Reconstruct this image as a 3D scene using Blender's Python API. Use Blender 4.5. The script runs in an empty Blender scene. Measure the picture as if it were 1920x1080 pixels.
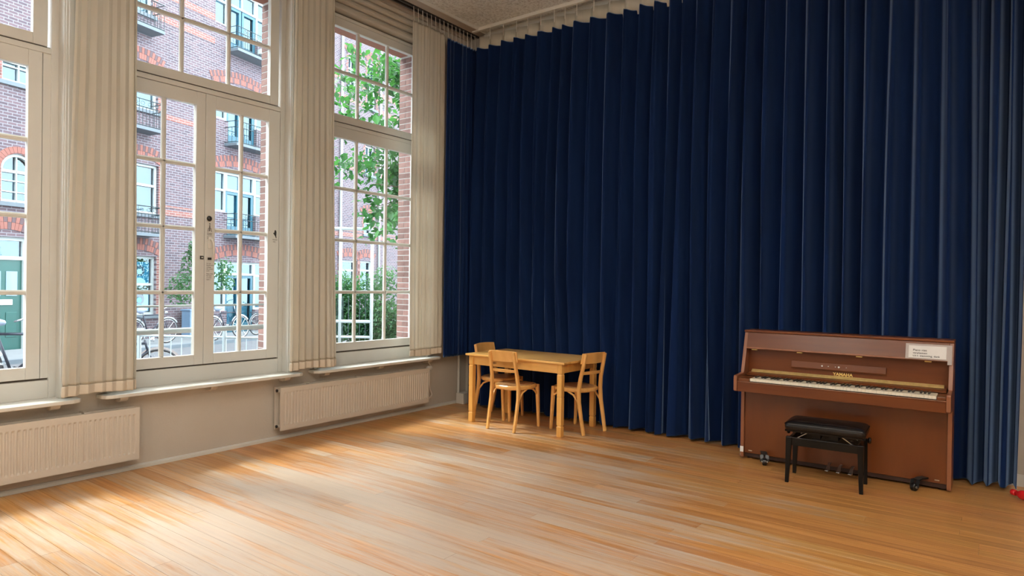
import bpy, bmesh, math, random
from mathutils import Vector, Matrix
PI = math.pi
rnd = random.Random(7)
SC = bpy.context.scene
COL = SC.collection

# ------------------------------------------------------------------ camera, world, lights, exposure
cam_d = bpy.data.cameras.new('camera'); cam = bpy.data.objects.new('camera', cam_d); COL.objects.link(cam)
cam_d.sensor_width = 36.0; cam_d.lens = 36.0 * 1231.9 / 1920.0
yaw, pit, rol = -0.637522572, -0.00574397, 0.0143610
f = Vector((math.sin(yaw)*math.cos(pit), math.cos(yaw)*math.cos(pit), math.sin(pit)))
r0 = Vector((math.cos(yaw), -math.sin(yaw), 0)); u0 = r0.cross(f)
r = r0*math.cos(rol) + u0*math.sin(rol); u = -r0*math.sin(rol) + u0*math.cos(rol)
cam.matrix_world = Matrix(((r.x, u.x, -f.x, 0), (r.y, u.y, -f.y, 0), (r.z, u.z, -f.z, 1.48), (0, 0, 0, 1)))
cam_d.clip_end = 300
SC.camera = cam
SC.view_settings.view_transform = 'Standard'; SC.view_settings.look = 'None'
SC.view_settings.gamma = 1.0; SC.view_settings.exposure = 0.0
try: SC.view_settings.use_curve_mapping = False
except Exception: pass
SC.cycles.max_bounces = 8; SC.cycles.diffuse_bounces = 4; SC.cycles.transparent_max_bounces = 16
SC.cycles.use_denoising = True
SC.cycles.sample_clamp_indirect = 6.0

w = bpy.data.worlds.new('overcast_sky'); SC.world = w; w.use_nodes = True
nt = w.node_tree; bg = nt.nodes['Background']
tc = nt.nodes.new('ShaderNodeTexCoord'); sx = nt.nodes.new('ShaderNodeSeparateXYZ')
rp = nt.nodes.new('ShaderNodeValToRGB')
nt.links.new(tc.outputs['Generated'], sx.inputs[0]); nt.links.new(sx.outputs['Z'], rp.inputs[0])
rp.color_ramp.elements[0].color = (0.80, 0.90, 1.0, 1); rp.color_ramp.elements[1].color = (0.88, 0.95, 1.0, 1)
nt.links.new(rp.outputs[0], bg.inputs[0]); bg.inputs[1].default_value = 10.5

def area(name, loc, rot, sx_, sy_, power, colour, portal=False):
    l = bpy.data.lights.new(name, 'AREA'); l.shape = 'RECTANGLE'; l.size = sx_; l.size_y = sy_
    l.energy = power; l.color = colour
    o = bpy.data.objects.new(name, l); COL.objects.link(o); o.location = loc; o.rotation_euler = rot
    if portal: l.cycles.is_portal = True
    return o
sun_d = bpy.data.lights.new('hazy_sun', 'SUN'); sun_d.energy = 6.0; sun_d.angle = math.radians(14); sun_d.color = (1.0, 0.95, 0.86)
sun = bpy.data.objects.new('hazy_sun', sun_d); COL.objects.link(sun)
sun.rotation_euler = Vector((0.62, 0.30, -1.0)).to_track_quat('-Z', 'Y').to_euler()
WIN_C = [1.09, 2.96, 4.83]                       # window centres along the window wall
for c in (-2.65, -0.78, 1.09, 2.96, 4.83):
    area('window_portal', (-5.62, c, 2.45), (0, -PI/2, 0), 3.5, 1.4, 1, (1, 1, 1), True)
FILL_LIGHTS = [(-2.2, 0.9), (0.6, 0.9), (-2.2, -1.6), (0.6, -1.6), (1.7, 2.3)]  # unseen lamps, added as fill light for the interior
for (x, y) in FILL_LIGHTS:
    area('added_fill_downlight', (x, y, 3.795), (0, 0, 0), 1.15, 0.55, 18, (1.0, 0.95, 0.88))
    area('added_fill_uplight', (x, y, 3.99), (PI, 0, 0), 1.15, 0.55, 90, (1.0, 0.95, 0.88))  # upward half, added to brighten the ceiling

# ------------------------------------------------------------------ materials
def mat(name, base=(0.8,0.8,0.8), rough=0.5, metal=0.0, spec=0.5, noise=None, bump=None, coat=0.0, sheen=0.0, var=0.0, emis=None):
    """noise=(scale vec, darker colour, amount); bump=(scale, strength)"""
    m = bpy.data.materials.new(name); m.use_nodes = True
    n = m.node_tree.nodes; L = m.node_tree.links; b = n['Principled BSDF']
    b.inputs['Roughness'].default_value = rough; b.inputs['Metallic'].default_value = metal
    b.inputs['Specular IOR Level'].default_value = spec
    b.inputs['Coat Weight'].default_value = coat; b.inputs['Coat Roughness'].default_value = 0.15
    b.inputs['Sheen Weight'].default_value = sheen
    tc = n.new('ShaderNodeTexCoord')
    rgb = n.new('ShaderNodeRGB'); rgb.outputs[0].default_value = (*base, 1); out = rgb.outputs[0]
    if noise is None: noise = ((6, 6, 6), tuple(x*0.82 for x in base), 0.5)
    mp = n.new('ShaderNodeMapping'); mp.inputs['Scale'].default_value = noise[0]
    no = n.new('ShaderNodeTexNoise'); no.inputs['Scale'].default_value = 1.0; no.inputs['Detail'].default_value = 5
    L.new(tc.outputs['Object'], mp.inputs[0]); L.new(mp.outputs[0], no.inputs['Vector'])
    mr = n.new('ShaderNodeMapRange'); mr.inputs[1].default_value = 0.35; mr.inputs[2].default_value = 0.68; mr.inputs[4].default_value = noise[2]
    L.new(no.outputs['Fac'], mr.inputs[0])
    mx = n.new('ShaderNodeMixRGB'); mx.inputs[2].default_value = (*noise[1], 1)
    L.new(mr.outputs[0], mx.inputs[0]); L.new(out, mx.inputs[1]); out = mx.outputs[0]
    if var:
        oi = n.new('ShaderNodeObjectInfo'); hs = n.new('ShaderNodeHueSaturation')
        m2 = n.new('ShaderNodeMapRange'); m2.inputs[3].default_value = 1-var; m2.inputs[4].default_value = 1+var
        L.new(oi.outputs['Random'], m2.inputs[0]); L.new(m2.outputs[0], hs.inputs['Value']); L.new(out, hs.inputs['Color']); out = hs.outputs[0]
    L.new(out, b.inputs['Base Color'])
    if bump:
        nb = n.new('ShaderNodeTexNoise'); nb.inputs['Scale'].default_value = bump[0]; nb.inputs['Detail'].default_value = 4
        L.new(tc.outputs['Object'], nb.inputs['Vector'])
        bp = n.new('ShaderNodeBump'); bp.inputs['Strength'].default_value = bump[1]; bp.inputs['Distance'].default_value = 0.01
        L.new(nb.outputs['Fac'], bp.inputs['Height']); L.new(bp.outputs[0], b.inputs['Normal'])
    if emis:
        b.inputs['Emission Color'].default_value = (*emis[0], 1); b.inputs['Emission Strength'].default_value = emis[1]
    return m

M = {}
M['wall'] = mat('plaster_wall', (0.55,0.51,0.45), 0.8, noise=((1.5,1.5,1.5),(0.48,0.43,0.365),0.6), bump=(60,0.15))
M['paint'] = mat('cream_gloss_paint', (0.66,0.665,0.63), 0.33, noise=((3,3,3),(0.61,0.605,0.56),0.5))
M['sill'] = mat('sill_paint', (0.72,0.72,0.68), 0.28, noise=((4,4,4),(0.6,0.59,0.54),0.6))
M['groove'] = mat('shadow_gap', (0.12,0.10,0.08), 0.8)
M['radiator'] = mat('radiator_enamel', (0.61,0.56,0.49), 0.45, noise=((3,3,3),(0.56,0.5,0.43),0.5))
M['cream_cloth'] = None
M['black'] = mat('black_lacquer', (0.004,0.004,0.004), 0.22, spec=0.25, noise=((8,8,8),(0.01,0.01,0.01),0.3))
M['leather'] = mat('black_leather', (0.004,0.004,0.005), 0.26, spec=0.45, noise=((9,9,9),(0.012,0.012,0.012),0.4), bump=(160,0.12))
M['dark_metal'] = mat('dark_metal', (0.05,0.05,0.05), 0.35, 0.9)
M['steel'] = mat('worn_steel', (0.50,0.48,0.44), 0.35, 0.9)
M['brass'] = mat('brass', (1.0,0.80,0.36), 0.38, 0.55, noise=((30,4,30),(0.75,0.55,0.18),0.5))
M['gold_print'] = mat('gold_print', (0.95,0.72,0.25), 0.35, 0.3)
M['ivory'] = mat('ivory_keys', (0.95,0.90,0.74), 0.3)
M['key_black'] = mat('black_keys', (0.012,0.010,0.010), 0.35)
M['paper'] = mat('white_paper', (0.86,0.86,0.84), 0.7)
M['sleeve'] = mat('clear_plastic_sleeve', (0.42,0.36,0.33), 0.2)
M['ink'] = mat('black_ink', (0.02,0.02,0.02), 0.7)
M['ink_grey'] = mat('grey_ink', (0.10,0.09,0.08), 0.7)
M['plastic_white'] = mat('white_plastic', (0.75,0.73,0.68), 0.35)
M['red_plastic'] = mat('red_plastic', (0.62,0.015,0.02), 0.25)
M['track'] = mat('dark_track', (0.035,0.03,0.028), 0.4, 0.3)
M['batten'] = mat('painted_batten', (0.42,0.37,0.31), 0.6, noise=((2,2,2),(0.33,0.28,0.23),0.6))
M['mould'] = mat('moulding_paint', (0.50,0.465,0.40), 0.5, noise=((2,2,2),(0.42,0.38,0.32),0.6))
M['fill_lamp_glow'] = mat('fill_lamp_diffuser', (0.9,0.9,0.9), 0.5, emis=((1.0,0.86,0.70), 6.0))
M['pine'] = mat('varnished_pine', (0.85,0.50,0.16), 0.30, noise=((3.5,22,22),(0.70,0.34,0.075),0.7), coat=0.25)
M['pine_leg'] = mat('varnished_pine_legs', (0.80,0.44,0.12), 0.35, noise=((24,24,3.0),(0.64,0.30,0.06),0.7), coat=0.2)
M['beech'] = mat('varnished_beech', (0.82,0.46,0.15), 0.3, noise=((20,20,4),(0.72,0.36,0.095),0.6), coat=0.3)
M['beech_seat'] = mat('worn_beech_seat', (0.52,0.28,0.12), 0.35, noise=((5,30,5),(0.36,0.17,0.06),0.7), coat=0.2)
M['walnut'] = mat('walnut_veneer', (0.155,0.042,0.007), 0.28, noise=((5,5,1.2),(0.10,0.024,0.005),0.8), coat=0.2)
M['walnut_h'] = mat('walnut_veneer_along', (0.15,0.040,0.008), 0.36, spec=0.35, noise=((1.3,14,14),(0.095,0.022,0.005),0.8), coat=0.1)
M['walnut_edge'] = mat('walnut_edge', (0.24,0.088,0.040), 0.35, noise=((8,8,2),(0.22,0.075,0.03),0.6), coat=0.3)
M['walnut_dark'] = mat('walnut_recess', (0.035,0.012,0.006), 0.5)
M['felt'] = mat('dark_felt', (0.02,0.008,0.006), 0.9)
for k_ in ('pine', 'pine_leg'):                  # scattered round knots in the pine
    nn = M[k_].node_tree.nodes; LL = M[k_].node_tree.links; bb = nn['Principled BSDF']
    src = bb.inputs['Base Color'].links[0].from_socket
    tcn = nn.new('ShaderNodeTexCoord'); mpn = nn.new('ShaderNodeMapping'); mpn.inputs['Scale'].default_value = (3.2, 6.5, 6.5) if k_ == 'pine' else (5, 5, 2.6)
    vo = nn.new('ShaderNodeTexVoronoi'); vo.inputs['Scale'].default_value = 1.0
    mrn = nn.new('ShaderNodeMapRange'); mrn.inputs[1].default_value = 0.05; mrn.inputs[2].default_value = 0.13; mrn.inputs[3].default_value = 0.85; mrn.inputs[4].default_value = 0.0
    mxn = nn.new('ShaderNodeMixRGB'); mxn.inputs[2].default_value = (0.16, 0.055, 0.015, 1)
    LL.new(tcn.outputs['Object'], mpn.inputs[0]); LL.new(mpn.outputs[0], vo.inputs['Vector']); LL.new(vo.outputs['Distance'], mrn.inputs[0])
    LL.new(mrn.outputs[0], mxn.inputs[0]); LL.new(src, mxn.inputs[1]); LL.new(mxn.outputs[0], bb.inputs['Base Color'])
# outdoors
M['frame_white'] = mat('outdoor_white_paint', (0.36,0.39,0.385), 0.5)
M['green_door'] = mat('dark_green_paint', (0.012,0.075,0.065), 0.35)
M['blue_door'] = mat('petrol_blue_paint', (0.02,0.09,0.13), 0.35)
M['iron'] = mat('black_iron', (0.02,0.03,0.035), 0.5, 0.4)
M['stone'] = mat('blue_stone_ledge', (0.10,0.12,0.14), 0.7)
M['dark_frame'] = mat('dark_bicycle_metal', (0.03,0.035,0.05), 0.35, 0.5)
M['chrome'] = mat('bicycle_chrome', (0.6,0.62,0.64), 0.25, 0.9)
M['rubber'] = mat('tyre_rubber', (0.025,0.025,0.028), 0.8)
M['grey_blue'] = mat('grey_blue_saddle', (0.25,0.30,0.40), 0.5)
M['fence'] = mat('grey_fence_steel', (0.36,0.42,0.44), 0.4, 0.3)
M['leaf'] = None
M['bark'] = mat('tree_bark', (0.12,0.09,0.06), 0.9, bump=(30,0.6))
M['cabinet_blue'] = mat('street_cabinet_paint', (0.13,0.21,0.31), 0.5)
M['poster'] = mat('blue_poster', (0.10,0.42,0.55), 0.6)
M['poster_dark'] = mat('dark_poster_print', (0.02,0.06,0.09), 0.6)
M['poster_light'] = mat('pale_poster_print', (0.16,0.33,0.38), 0.6)
M['yellow_cloth'] = mat('ochre_blind', (0.32,0.24,0.06), 0.8, noise=((60,60,2),(0.15,0.11,0.03),0.7))
M['net'] = mat('net_curtain', (0.22,0.31,0.35), 0.8, noise=((5,5,0.6),(0.13,0.22,0.27),0.6))
M['room_dark'] = mat('dark_room_behind_glass', (0.03,0.07,0.09), 0.6, noise=((2,2,2),(0.08,0.16,0.18),0.6))

def cloth(name, base, dark, trans, sheen=0.0, rough=0.9, weave=(220, 0.1)):
    m = mat(name, base, rough, noise=((10,10,1.0), dark, 0.5), sheen=sheen, bump=weave, spec=0.1)
    n = m.node_tree.nodes; L = m.node_tree.links; b = n['Principled BSDF']
    if trans:
        t = n.new('ShaderNodeBsdfTranslucent'); t.inputs[0].default_value = (*base, 1)
        mx = n.new('ShaderNodeMixShader'); mx.inputs[0].default_value = trans
        L.new(b.outputs[0], mx.inputs[1]); L.new(t.outputs[0], mx.inputs[2]); L.new(mx.outputs[0], n['Material Output'].inputs[0])
    return m
M['cream_cloth'] = cloth('cream_curtain_cloth', (0.76,0.72,0.64), (0.69,0.64,0.55), 0.48)
M['hem_cloth'] = cloth('cream_hem_cloth', (0.74,0.68,0.58), (0.66,0.58,0.48), 0.2)
M['blue_cloth'] = cloth('navy_velvet', (0.0042,0.0165,0.070), (0.0020,0.0085,0.040), 0.0, sheen=0.85)
M['blue_cloth'].node_tree.nodes['Principled BSDF'].inputs['Sheen Tint'].default_value = (0.30,0.48,0.80,1)
M['blue_cloth'].node_tree.nodes['Principled BSDF'].inputs['Sheen Roughness'].default_value = 0.35
M['tape'] = cloth('white_heading_tape', (0.66,0.64,0.56), (0.55,0.52,0.45), 0.2)
def leafm(name, a, b_, tr=0.45):
    m = mat(name, a, 0.45, noise=((3,3,3), b_, 0.9), var=0.35)
    n = m.node_tree.nodes; L = m.node_tree.links; b = n['Principled BSDF']
    t = n.new('ShaderNodeBsdfTranslucent'); t.inputs[0].default_value = (a[0]*1.5, a[1]*1.5, a[2], 1)
    mx = n.new('ShaderNodeMixShader'); mx.inputs[0].default_value = tr
    L.new(b.outputs[0], mx.inputs[1]); L.new(t.outputs[0], mx.inputs[2]); L.new(mx.outputs[0], n['Material Output'].inputs[0])
    return m
M['leaf'] = leafm('tree_leaf', (0.042,0.140,0.038), (0.010,0.060,0.042))
M['leaf_dark'] = leafm('shrub_leaf', (0.055,0.15,0.055), (0.014,0.06,0.040))

def glass_mat(name, tint, refl, base=0.02):
    m = bpy.data.materials.new(name); m.use_nodes = True
    n = m.node_tree.nodes; L = m.node_tree.links; n.remove(n['Principled BSDF'])
    tr = n.new('ShaderNodeBsdfTransparent'); tr.inputs[0].default_value = (*tint, 1)
    gl = n.new('ShaderNodeBsdfGlossy'); gl.inputs['Roughness'].default_value = 0.02
    lw = n.new('ShaderNodeLayerWeight'); lw.inputs[0].default_value = 0.5
    pw = n.new('ShaderNodeMath'); pw.operation = 'POWER'; pw.inputs[1].default_value = 5.0; L.new(lw.outputs['Facing'], pw.inputs[0])
    mu = n.new('ShaderNodeMath'); mu.operation = 'MULTIPLY_ADD'; mu.inputs[1].default_value = 0.9; mu.inputs[2].default_value = refl; mu.use_clamp = True
    mx = n.new('ShaderNodeMixShader'); L.new(pw.outputs[0], mu.inputs[0]); L.new(mu.outputs[0], mx.inputs[0])
    L.new(tr.outputs[0], mx.inputs[1]); L.new(gl.outputs[0], mx.inputs[2]); L.new(mx.outputs[0], n['Material Output'].inputs[0])
    return m
M['glass'] = glass_mat('window_glass', (0.95,0.985,0.985), 0.035)
M['far_glass'] = glass_mat('far_window_glass', (0.55,0.75,0.82), 0.09)

def floor_mat():
    m = bpy.data.materials.new('worn_varnished_floorboards_with_glare'); m.use_nodes = True
    n = m.node_tree.nodes; L = m.node_tree.links; b = n['Principled BSDF']
    geo = n.new('ShaderNodeNewGeometry'); oi = n.new('ShaderNodeObjectInfo')
    mp = n.new('ShaderNodeMapping'); mp.inputs['Scale'].default_value = (1.2, 42, 1)
    ad = n.new('ShaderNodeVectorMath'); ad.operation = 'ADD'
    cb = n.new('ShaderNodeCombineXYZ'); ml = n.new('ShaderNodeMath'); ml.operation = 'MULTIPLY'; ml.inputs[1].default_value = 57
    L.new(oi.outputs['Random'], ml.inputs[0]); L.new(ml.outputs[0], cb.inputs[0]); L.new(ml.outputs[0], cb.inputs[2])
    L.new(geo.outputs['Position'], mp.inputs[0]); L.new(mp.outputs[0], ad.inputs[0]); L.new(cb.outputs[0], ad.inputs[1])
    g = n.new('ShaderNodeTexNoise'); g.inputs['Scale'].default_value = 1; g.inputs['Detail'].default_value = 6; g.inputs['Roughness'].default_value = 0.65
    L.new(ad.outputs[0], g.inputs['Vector'])
    cr = n.new('ShaderNodeValToRGB'); e = cr.color_ramp.elements
    e[0].position = 0.30; e[0].color = (0.38,0.155,0.042,1); e[1].position = 0.72; e[1].color = (0.66,0.355,0.13,1)
    k = e.new(0.5); k.color = (0.53,0.250,0.074,1)
    L.new(g.outputs['Fac'], cr.inputs[0])
    hs = n.new('ShaderNodeHueSaturation'); mv = n.new('ShaderNodeMapRange'); mv.inputs[3].default_value = 0.88; mv.inputs[4].default_value = 1.10
    L.new(oi.outputs['Random'], mv.inputs[0]); L.new(mv.outputs[0], hs.inputs['Value']); L.new(cr.outputs[0], hs.inputs['Color'])
    mh = n.new('ShaderNodeMapRange'); mh.inputs[3].default_value = 0.494; mh.inputs[4].default_value = 0.507
    m5 = n.new('ShaderNodeMath'); m5.operation = 'MULTIPLY'; m5.inputs[1].default_value = 7.3
    m6 = n.new('ShaderNodeMath'); m6.operation = 'FRACT'
    L.new(oi.outputs['Random'], m5.inputs[0]); L.new(m5.outputs[0], m6.inputs[0]); L.new(m6.outputs[0], mh.inputs[0]); L.new(mh.outputs[0], hs.inputs['Hue'])
    # worn area of the dance floor with window glare painted into its paleness: streaky scuffs whose density fades out of a big patch in the middle of the room
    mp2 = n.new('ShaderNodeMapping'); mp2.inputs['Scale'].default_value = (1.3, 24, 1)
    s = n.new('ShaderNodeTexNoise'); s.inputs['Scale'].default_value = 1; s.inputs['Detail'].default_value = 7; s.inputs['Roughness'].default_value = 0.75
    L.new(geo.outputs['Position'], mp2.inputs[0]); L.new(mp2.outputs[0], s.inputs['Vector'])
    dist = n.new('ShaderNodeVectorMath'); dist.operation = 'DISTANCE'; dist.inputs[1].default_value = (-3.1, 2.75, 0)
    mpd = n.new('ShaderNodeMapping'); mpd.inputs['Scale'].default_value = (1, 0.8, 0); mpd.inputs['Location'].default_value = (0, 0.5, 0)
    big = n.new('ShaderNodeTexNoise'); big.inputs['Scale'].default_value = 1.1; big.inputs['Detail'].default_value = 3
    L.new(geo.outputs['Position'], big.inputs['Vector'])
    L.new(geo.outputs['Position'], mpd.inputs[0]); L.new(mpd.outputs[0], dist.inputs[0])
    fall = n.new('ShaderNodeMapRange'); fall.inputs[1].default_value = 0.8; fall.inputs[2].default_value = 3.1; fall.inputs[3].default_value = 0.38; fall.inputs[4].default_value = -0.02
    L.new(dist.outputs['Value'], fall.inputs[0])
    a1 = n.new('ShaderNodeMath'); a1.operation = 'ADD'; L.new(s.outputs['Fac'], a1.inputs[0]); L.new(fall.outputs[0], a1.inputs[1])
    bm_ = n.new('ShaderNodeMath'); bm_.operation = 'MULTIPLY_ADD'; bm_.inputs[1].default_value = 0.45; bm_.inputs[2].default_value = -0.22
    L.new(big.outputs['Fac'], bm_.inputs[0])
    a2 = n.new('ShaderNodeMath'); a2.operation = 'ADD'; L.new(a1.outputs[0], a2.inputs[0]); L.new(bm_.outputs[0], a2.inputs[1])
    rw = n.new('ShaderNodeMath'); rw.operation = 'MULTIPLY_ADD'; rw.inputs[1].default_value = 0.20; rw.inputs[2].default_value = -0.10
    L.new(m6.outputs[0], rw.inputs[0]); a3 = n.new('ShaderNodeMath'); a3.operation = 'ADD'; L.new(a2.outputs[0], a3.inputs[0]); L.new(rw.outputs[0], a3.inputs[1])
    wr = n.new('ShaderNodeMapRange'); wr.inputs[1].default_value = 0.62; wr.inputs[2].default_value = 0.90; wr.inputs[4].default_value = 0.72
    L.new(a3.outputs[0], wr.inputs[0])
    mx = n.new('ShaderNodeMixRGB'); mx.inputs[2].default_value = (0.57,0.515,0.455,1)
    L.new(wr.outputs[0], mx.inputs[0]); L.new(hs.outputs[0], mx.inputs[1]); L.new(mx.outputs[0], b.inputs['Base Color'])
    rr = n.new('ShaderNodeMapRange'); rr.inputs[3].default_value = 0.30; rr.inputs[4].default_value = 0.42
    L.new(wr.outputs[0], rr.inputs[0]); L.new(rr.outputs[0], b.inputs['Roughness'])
    b.inputs['Specular IOR Level'].default_value = 0.55
    bp = n.new('ShaderNodeBump'); bp.inputs['Strength'].default_value = 0.12; bp.inputs['Distance'].default_value = 0.004
    L.new(g.outputs['Fac'], bp.inputs['Height']); L.new(bp.outputs[0], b.inputs['Normal'])
    return m
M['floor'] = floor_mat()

def ceiling_mat():
    m = bpy.data.materials.new('wood_wool_board'); m.use_nodes = True
    n = m.node_tree.nodes; L = m.node_tree.links; b = n['Principled BSDF']
    geo = n.new('ShaderNodeNewGeometry')
    v = n.new('ShaderNodeTexNoise'); v.inputs['Scale'].default_value = 38; v.inputs['Detail'].default_value = 8; v.inputs['Roughness'].default_value = 0.8
    L.new(geo.outputs['Position'], v.inputs['Vector'])
    cr = n.new('ShaderNodeValToRGB'); e = cr.color_ramp.elements
    e[0].position = 0.38; e[0].color = (0.50,0.49,0.46,1); e[1].position = 0.53; e[1].color = (0.88,0.90,0.88,1)
    L.new(v.outputs['Fac'], cr.inputs[0]); L.new(cr.outputs[0], b.inputs['Base Color']); b.inputs['Roughness'].default_value = 0.95
    bp = n.new('ShaderNodeBump'); bp.inputs['Strength'].default_value = 0.8; bp.inputs['Distance'].default_value = 0.02
    L.new(v.outputs['Fac'], bp.inputs['Height']); L.new(bp.outputs[0], b.inputs['Normal'])
    return m
M['ceiling'] = ceiling_mat()

def brick_mat(name, c1, c2, mortar, scale=1.0):
    m = bpy.data.materials.new(name); m.use_nodes = True
    n = m.node_tree.nodes; L = m.node_tree.links; b = n['Principled BSDF']
    tc = n.new('ShaderNodeTexCoord'); mp = n.new('ShaderNodeMapping'); mp.inputs['Rotation'].default_value = (PI/2, 0, 0)
    # local x, z -> brick texture x, y
    sp = n.new('ShaderNodeSeparateXYZ'); cb = n.new('ShaderNodeCombineXYZ')
    L.new(tc.outputs['Object'], sp.inputs[0]); L.new(sp.outputs['X'], cb.inputs[0]); L.new(sp.outputs['Z'], cb.inputs[1])
    br = n.new('ShaderNodeTexBrick'); br.inputs['Scale'].default_value = scale
    br.inputs['Brick Width'].default_value = 0.21; br.inputs['Row Height'].default_value = 0.075
    br.inputs['Mortar Size'].default_value = 0.009; br.inputs['Bias'].default_value = 0.0
    br.inputs['Color1'].default_value = (*c1, 1); br.inputs['Color2'].default_value = (*c2, 1); br.inputs['Mortar'].default_value = (*mortar, 1)
    L.new(cb.outputs[0], br.inputs['Vector']); L.new(br.outputs['Color'], b.inputs['Base Color'])
    b.inputs['Roughness'].default_value = 0.85
    bp = n.new('ShaderNodeBump'); bp.inputs['Strength'].default_value = 0.5; bp.inputs['Distance'].default_value = 0.01; bp.invert = True
    L.new(br.outputs['Fac'], bp.inputs['Height']); L.new(bp.outputs[0], b.inputs['Normal'])
    return m
M['brick'] = brick_mat('purple_brown_brickwork', (0.062,0.042,0.054), (0.11,0.068,0.078), (0.18,0.17,0.19))
M['brick_red'] = brick_mat('red_brickwork', (0.20,0.075,0.06), (0.16,0.055,0.048), (0.22,0.18,0.17))
M['brick_outer'] = brick_mat('outer_wall_brick', (0.30,0.12,0.08), (0.36,0.16,0.11), (0.55,0.52,0.48))
M['arch_red'] = mat('arch_brick_red', (0.21,0.078,0.062), 0.85)
M['arch_dark'] = mat('arch_brick_dark', (0.09,0.055,0.06), 0.85)
M['jamb_brick'] = mat('jamb_brick', (0.23,0.125,0.105), 0.85, noise=((14,14,14),(0.14,0.07,0.06),0.7), var=0.25)
M['mortar'] = mat('mortar', (0.55,0.53,0.50), 0.9)
M['paving'] = mat('street_paving', (0.17,0.178,0.185), 0.8, noise=((2,2,2),(0.13,0.137,0.15),0.6), bump=(20,0.2))
M['road'] = mat('road_clinker', (0.10,0.10,0.11), 0.85, noise=((4,4,4),(0.07,0.07,0.075),0.6), bump=(18,0.3))

# ------------------------------------------------------------------ mesh helpers
class MB:
    def __init__(s): s.v = []; s.f = []; s.mi = []; s.cur = 0
    def add(s, vs, fs):
        o = len(s.v); s.v += [tuple(p) for p in vs]; s.f += [tuple(i+o for i in q) for q in fs]; s.mi += [s.cur]*len(fs); return s
    def box(s, x0, x1, y0, y1, z0, z1):
        return s.add([(x0,y0,z0),(x1,y0,z0),(x1,y1,z0),(x0,y1,z0),(x0,y0,z1),(x1,y0,z1),(x1,y1,z1),(x0,y1,z1)],
                     [(0,3,2,1),(4,5,6,7),(0,1,5,4),(1,2,6,5),(2,3,7,6),(3,0,4,7)])
    def prism(s, prof, axis, a0, a1):
        """closed 2D profile extruded along axis ('x': profile is (y,z); 'y': (x,z); 'z': (x,y))"""
        n = len(prof)
        def P(p, a): return {'x': (a, p[0], p[1]), 'y': (p[0], a, p[1]), 'z': (p[0], p[1], a)}[axis]
        vs = [P(p, a0) for p in prof] + [P(p, a1) for p in prof]
        fs = [tuple(range(n))[::-1], tuple(range(n, 2*n))] + [(i, (i+1) % n, n+(i+1) % n, n+i) for i in range(n)]
        return s.add(vs, fs)
    def tube(s, pts, rad, sides=8, flat=None, closed=False):
        """round (rad) or rectangular (flat=(width,thickness, up)) sweep"""
        pts = [Vector(p) for p in pts]; n = len(pts); vs = []; fs = []
        rads = rad if isinstance(rad, (list, tuple)) else [rad]*n
        up = None
        for i, p in enumerate(pts):
            if closed: t = (pts[(i+1) % n] - pts[i-1]).normalized()
            else: t = (pts[min(i+1, n-1)] - pts[max(i-1, 0)]).normalized()
            if flat: a = flat[2].cross(t).normalized()
            elif up is None:
                a = t.orthogonal().normalized()
            else:
                a = (up - t*up.dot(t)).normalized()
            up = a; b = t.cross(a).normalized()
            if flat:
                w_, h_ = flat[0], flat[1]
                if isinstance(w_, (list, tuple)): w_ = w_[i]
                if isinstance(h_, (list, tuple)): h_ = h_[i]
                ring = [a*(w_/2)*sx + b*(h_/2)*sy for sx, sy in ((-1,-1),(1,-1),(1,1),(-1,1))]
            else: ring = [a*rads[i]*math.cos(2*PI*k/sides) + b*rads[i]*math.sin(2*PI*k/sides) for k in range(sides)]
            vs += [p+q for q in ring]
        m_ = 4 if flat else sides
        for i in range(n if closed else n-1):
            j = (i+1) % n
            for k in range(m_): fs.append((i*m_+k, i*m_+(k+1) % m_, j*m_+(k+1) % m_, j*m_+k))
        if not closed: fs += [tuple(range(m_))[::-1], tuple((n-1)*m_+k for k in range(m_))]
        return s.add(vs, fs)
    def cyl(s, p0, p1, r_, sides=12): return s.tube([p0, p1], r_, sides)
    def lathe(s, prof, centre, sides=16, axis='z'):
        c = Vector(centre); vs = []; n = len(prof)
        for (rr, h) in prof:
            for k in range(sides):
                a = 2*PI*k/sides; q = (rr*math.cos(a), rr*math.sin(a), h)
                if axis == 'x': q = (q[2], q[0], q[1])
                if axis == 'y': q = (q[0], q[2], q[1])
                vs.append(c + Vector(q))
        fs = [(i*sides+k, i*sides+(k+1) % sides, (i+1)*sides+(k+1) % sides, (i+1)*sides+k) for i in range(n-1) for k in range(sides)]
        fs += [tuple(range(sides))[::-1], tuple((n-1)*sides+k for k in range(sides))]
        return s.add(vs, fs)
    def mesh(s, name, mats, smooth=False):
        me = bpy.data.meshes.new(name); me.from_pydata(s.v, [], s.f)
        if not isinstance(mats, (list, tuple)): mats = [mats]
        for m in mats: me.materials.append(m)
        if len(mats) > 1: me.polygons.foreach_set('material_index', s.mi)
        b = bmesh.new(); b.from_mesh(me); bmesh.ops.recalc_face_normals(b, faces=b.faces); b.to_mesh(me); b.free()
        if smooth: me.polygons.foreach_set('use_smooth', [True]*len(me.polygons))
        me.update(); return me
    def build(s, name, mats, parent=None, bevel=0, smooth=False, angle=0.6):
        me = s.mesh(name, mats, smooth); o = bpy.data.objects.new(name, me); COL.objects.link(o)
        if parent is not None: o.parent = parent
        if bevel:
            md = o.modifiers.new('bevel', 'BEVEL'); md.width = bevel; md.segments = 2; md.limit_method = 'ANGLE'; md.angle_limit = angle
            md.harden_normals = False
        return o
def B(*a): return MB().box(*a)
def empty(name, loc=(0,0,0), rz=0):
    o = bpy.data.objects.new(name, None); COL.objects.link(o); o.location = loc; o.rotation_euler = (0,0,rz); return o
def tag(o, label=None, cat=None, group=None, kind=None):
    if label: o['label'] = label
    if cat: o['category'] = cat
    if group: o['group'] = group
    if kind: o['kind'] = kind
    return o
def S(o, label=None):
    o['kind'] = 'structure'
    if label: o['label'] = label
    return o
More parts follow.
